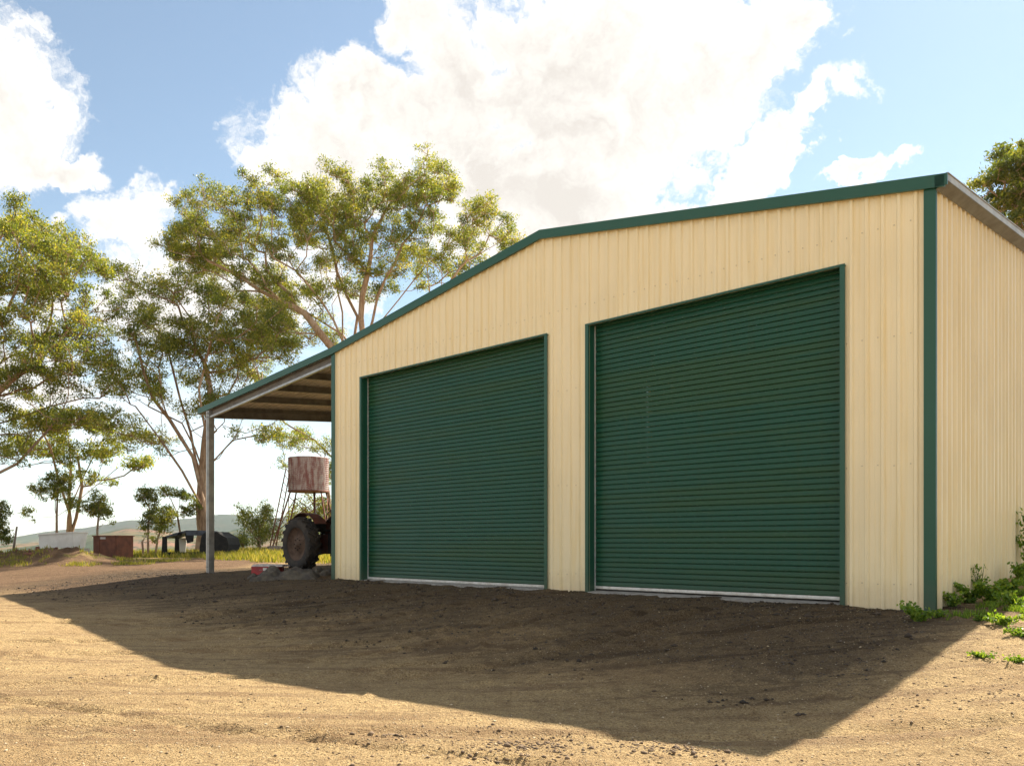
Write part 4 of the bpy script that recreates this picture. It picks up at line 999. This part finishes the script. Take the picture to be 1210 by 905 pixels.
def stones(name, x, y, s, seed, m, label, cat):
    r = np.random.default_rng(seed); n = len(x); z = height(x, y)
    base = np.array([(1, 0, 0), (0, 1, 0), (-1, 0, 0), (0, -1, 0), (0, 0, .75), (0, 0, -.6)], float)
    f = np.array([(0, 1, 4), (1, 2, 4), (2, 3, 4), (3, 0, 4), (1, 0, 5), (2, 1, 5), (3, 2, 5), (0, 3, 5)])
    V = base[None] * (1 + r.uniform(-.35, .35, (n, 6, 1))) * s[:, None, None]; V = V * np.stack([np.ones(n), r.uniform(.6, 1.1, n), r.uniform(.5, .9, n)], 1)[:, None, :]
    an = r.uniform(0, 6.28, n); c, si = np.cos(an)[:, None], np.sin(an)[:, None]; vx = V[:, :, 0] * c - V[:, :, 1] * si; vy = V[:, :, 0] * si + V[:, :, 1] * c
    V = np.stack([vx + x[:, None], vy + y[:, None], V[:, :, 2] + (z + s * .15)[:, None]], 2).reshape(-1, 3)
    F = (f[None] + (np.arange(n) * 6)[:, None, None]).reshape(-1, 3)
    o = put(name, np_mesh(name, V, F, m, False, {'tint': ('FACE', np.repeat(r.uniform(0, 1, n), 8))})); tag(o, label, cat, None, 'stuff'); return o
def stonemat(name, stops):
    m = bpy.data.materials.new(name); m.use_nodes = True; T = NT(m.node_tree); p = T.n['Principled BSDF']; p.inputs['Roughness'].default_value = .9
    T.link(T.ramp(T.add('ShaderNodeAttribute', attribute_name='tint').outputs['Fac'], stops), p.inputs['Base Color']); return m
M['peb'] = stonemat('pebbles', [(0, (.12, .08, .05)), (.4, (.33, .23, .12)), (.8, (.50, .38, .22)), (1, (.66, .54, .38))])
M['pebd'] = stonemat('dark_pebbles', [(0, (.04, .033, .027)), (.6, (.10, .08, .065)), (.95, (.15, .12, .09)), (1, (.28, .23, .17))])
M['soil'] = stonemat('soil_clods', [(0, (.030, .022, .015)), (1, (.085, .060, .040))])
M['clod'] = stonemat('clods', [(0, (.10, .065, .04)), (1, (.22, .15, .09))])
n = 26000; t = rng.uniform(0, 1, n) ** 1.6; y = 3.9 + 12 * t; x = y * rng.uniform(-.68, .68, n)
a, b = toab(x, y); k_ = b < -.1
stones('gravel', x[k_], y[k_], (rng.lognormal(-5.25, .38, n))[k_], 2, M['peb'], 'loose tan gravel scattered over the yard', 'gravel')
n = 4500; a = rng.uniform(-.5, 20, n); b = -.05 - 4.6 * rng.uniform(0, 1, n) ** 1.4; x = OX + a * AX + b * BX; y = OY + a * AY + b * BY; kk = fbm(x * 1.1, y * 1.1, 3, 64) > -.03
stones('churned_soil', x[kk], y[kk], rng.lognormal(-4.1, .45, n)[kk], 15, M['soil'], 'dark crumbled soil churned up in front of the shed doors', 'soil')
n = 15000; a = rng.uniform(-.5, 20, n); b = -rng.uniform(.08, 3.6, n); x = OX + a * AX + b * BX; y = OY + a * AY + b * BY
stones('dark_gravel', x, y, rng.lognormal(-4.9, .4, n), 5, M['pebd'], 'dark loose gravel along the foot of the shed doors', 'gravel')
cs = []
for (px, py, sp, nn) in ((470, 868, .12, 60), (450, 875, .22, 40), (620, 870, .22, 60), (640, 882, .25, 160), (610, 880, .12, 90), (790, 884, .18, 110), (560, 892, .2, 90), (560, 860, .2, 25), (770, 884, .22, 60), (800, 890, .25, 50), (520, 900, .3, 40), (620, 902, .2, 50), (1190, 770, .5, 60), (1140, 745, .6, 90), (300, 830, .4, 30), (120, 800, .5, 20), (170,800,.5,25), (690,745,.9,60), (880,760,.9,80)):
    g = (py - 642) / FPX; Yd = 1.13 / g
    for _ in range(3): Yd = (CAM_Z - H((px - 605) / FPX * Yd, Yd)) / g
    Xd = (px - 605) / FPX * Yd; cs.append(np.stack([rng.normal(Xd, sp, nn), rng.normal(Yd, sp * .45, nn)], 1))
cs = np.concatenate(cs); stones('dirt_clods', cs[:, 0], cs[:, 1], rng.lognormal(-4.75, .45, len(cs)), 8, M['clod'], 'broken dirt clods lying in loose patches on the gravel', 'dirt')

# ------------------------------------------------------------------ air: thin haze round the whole scene
hm = bpy.data.materials.new('haze'); hm.use_nodes = True; T = NT(hm.node_tree)
for n_ in list(T.n): T.n.remove(n_)
pv = T.add('ShaderNodeVolumePrincipled'); pv.inputs['Color'].default_value = (.86, .92, 1, 1); pv.inputs['Density'].default_value = .00005; pv.inputs['Anisotropy'].default_value = .3
oo = T.add('ShaderNodeOutputMaterial'); T.link(pv.outputs[0], oo.inputs['Volume'])
mb = MB(); mb.box(-9400, 9400, -7400, 10600, -140, 190); hz = mb.build('haze', hm, None); tag(hz, kind='stuff')
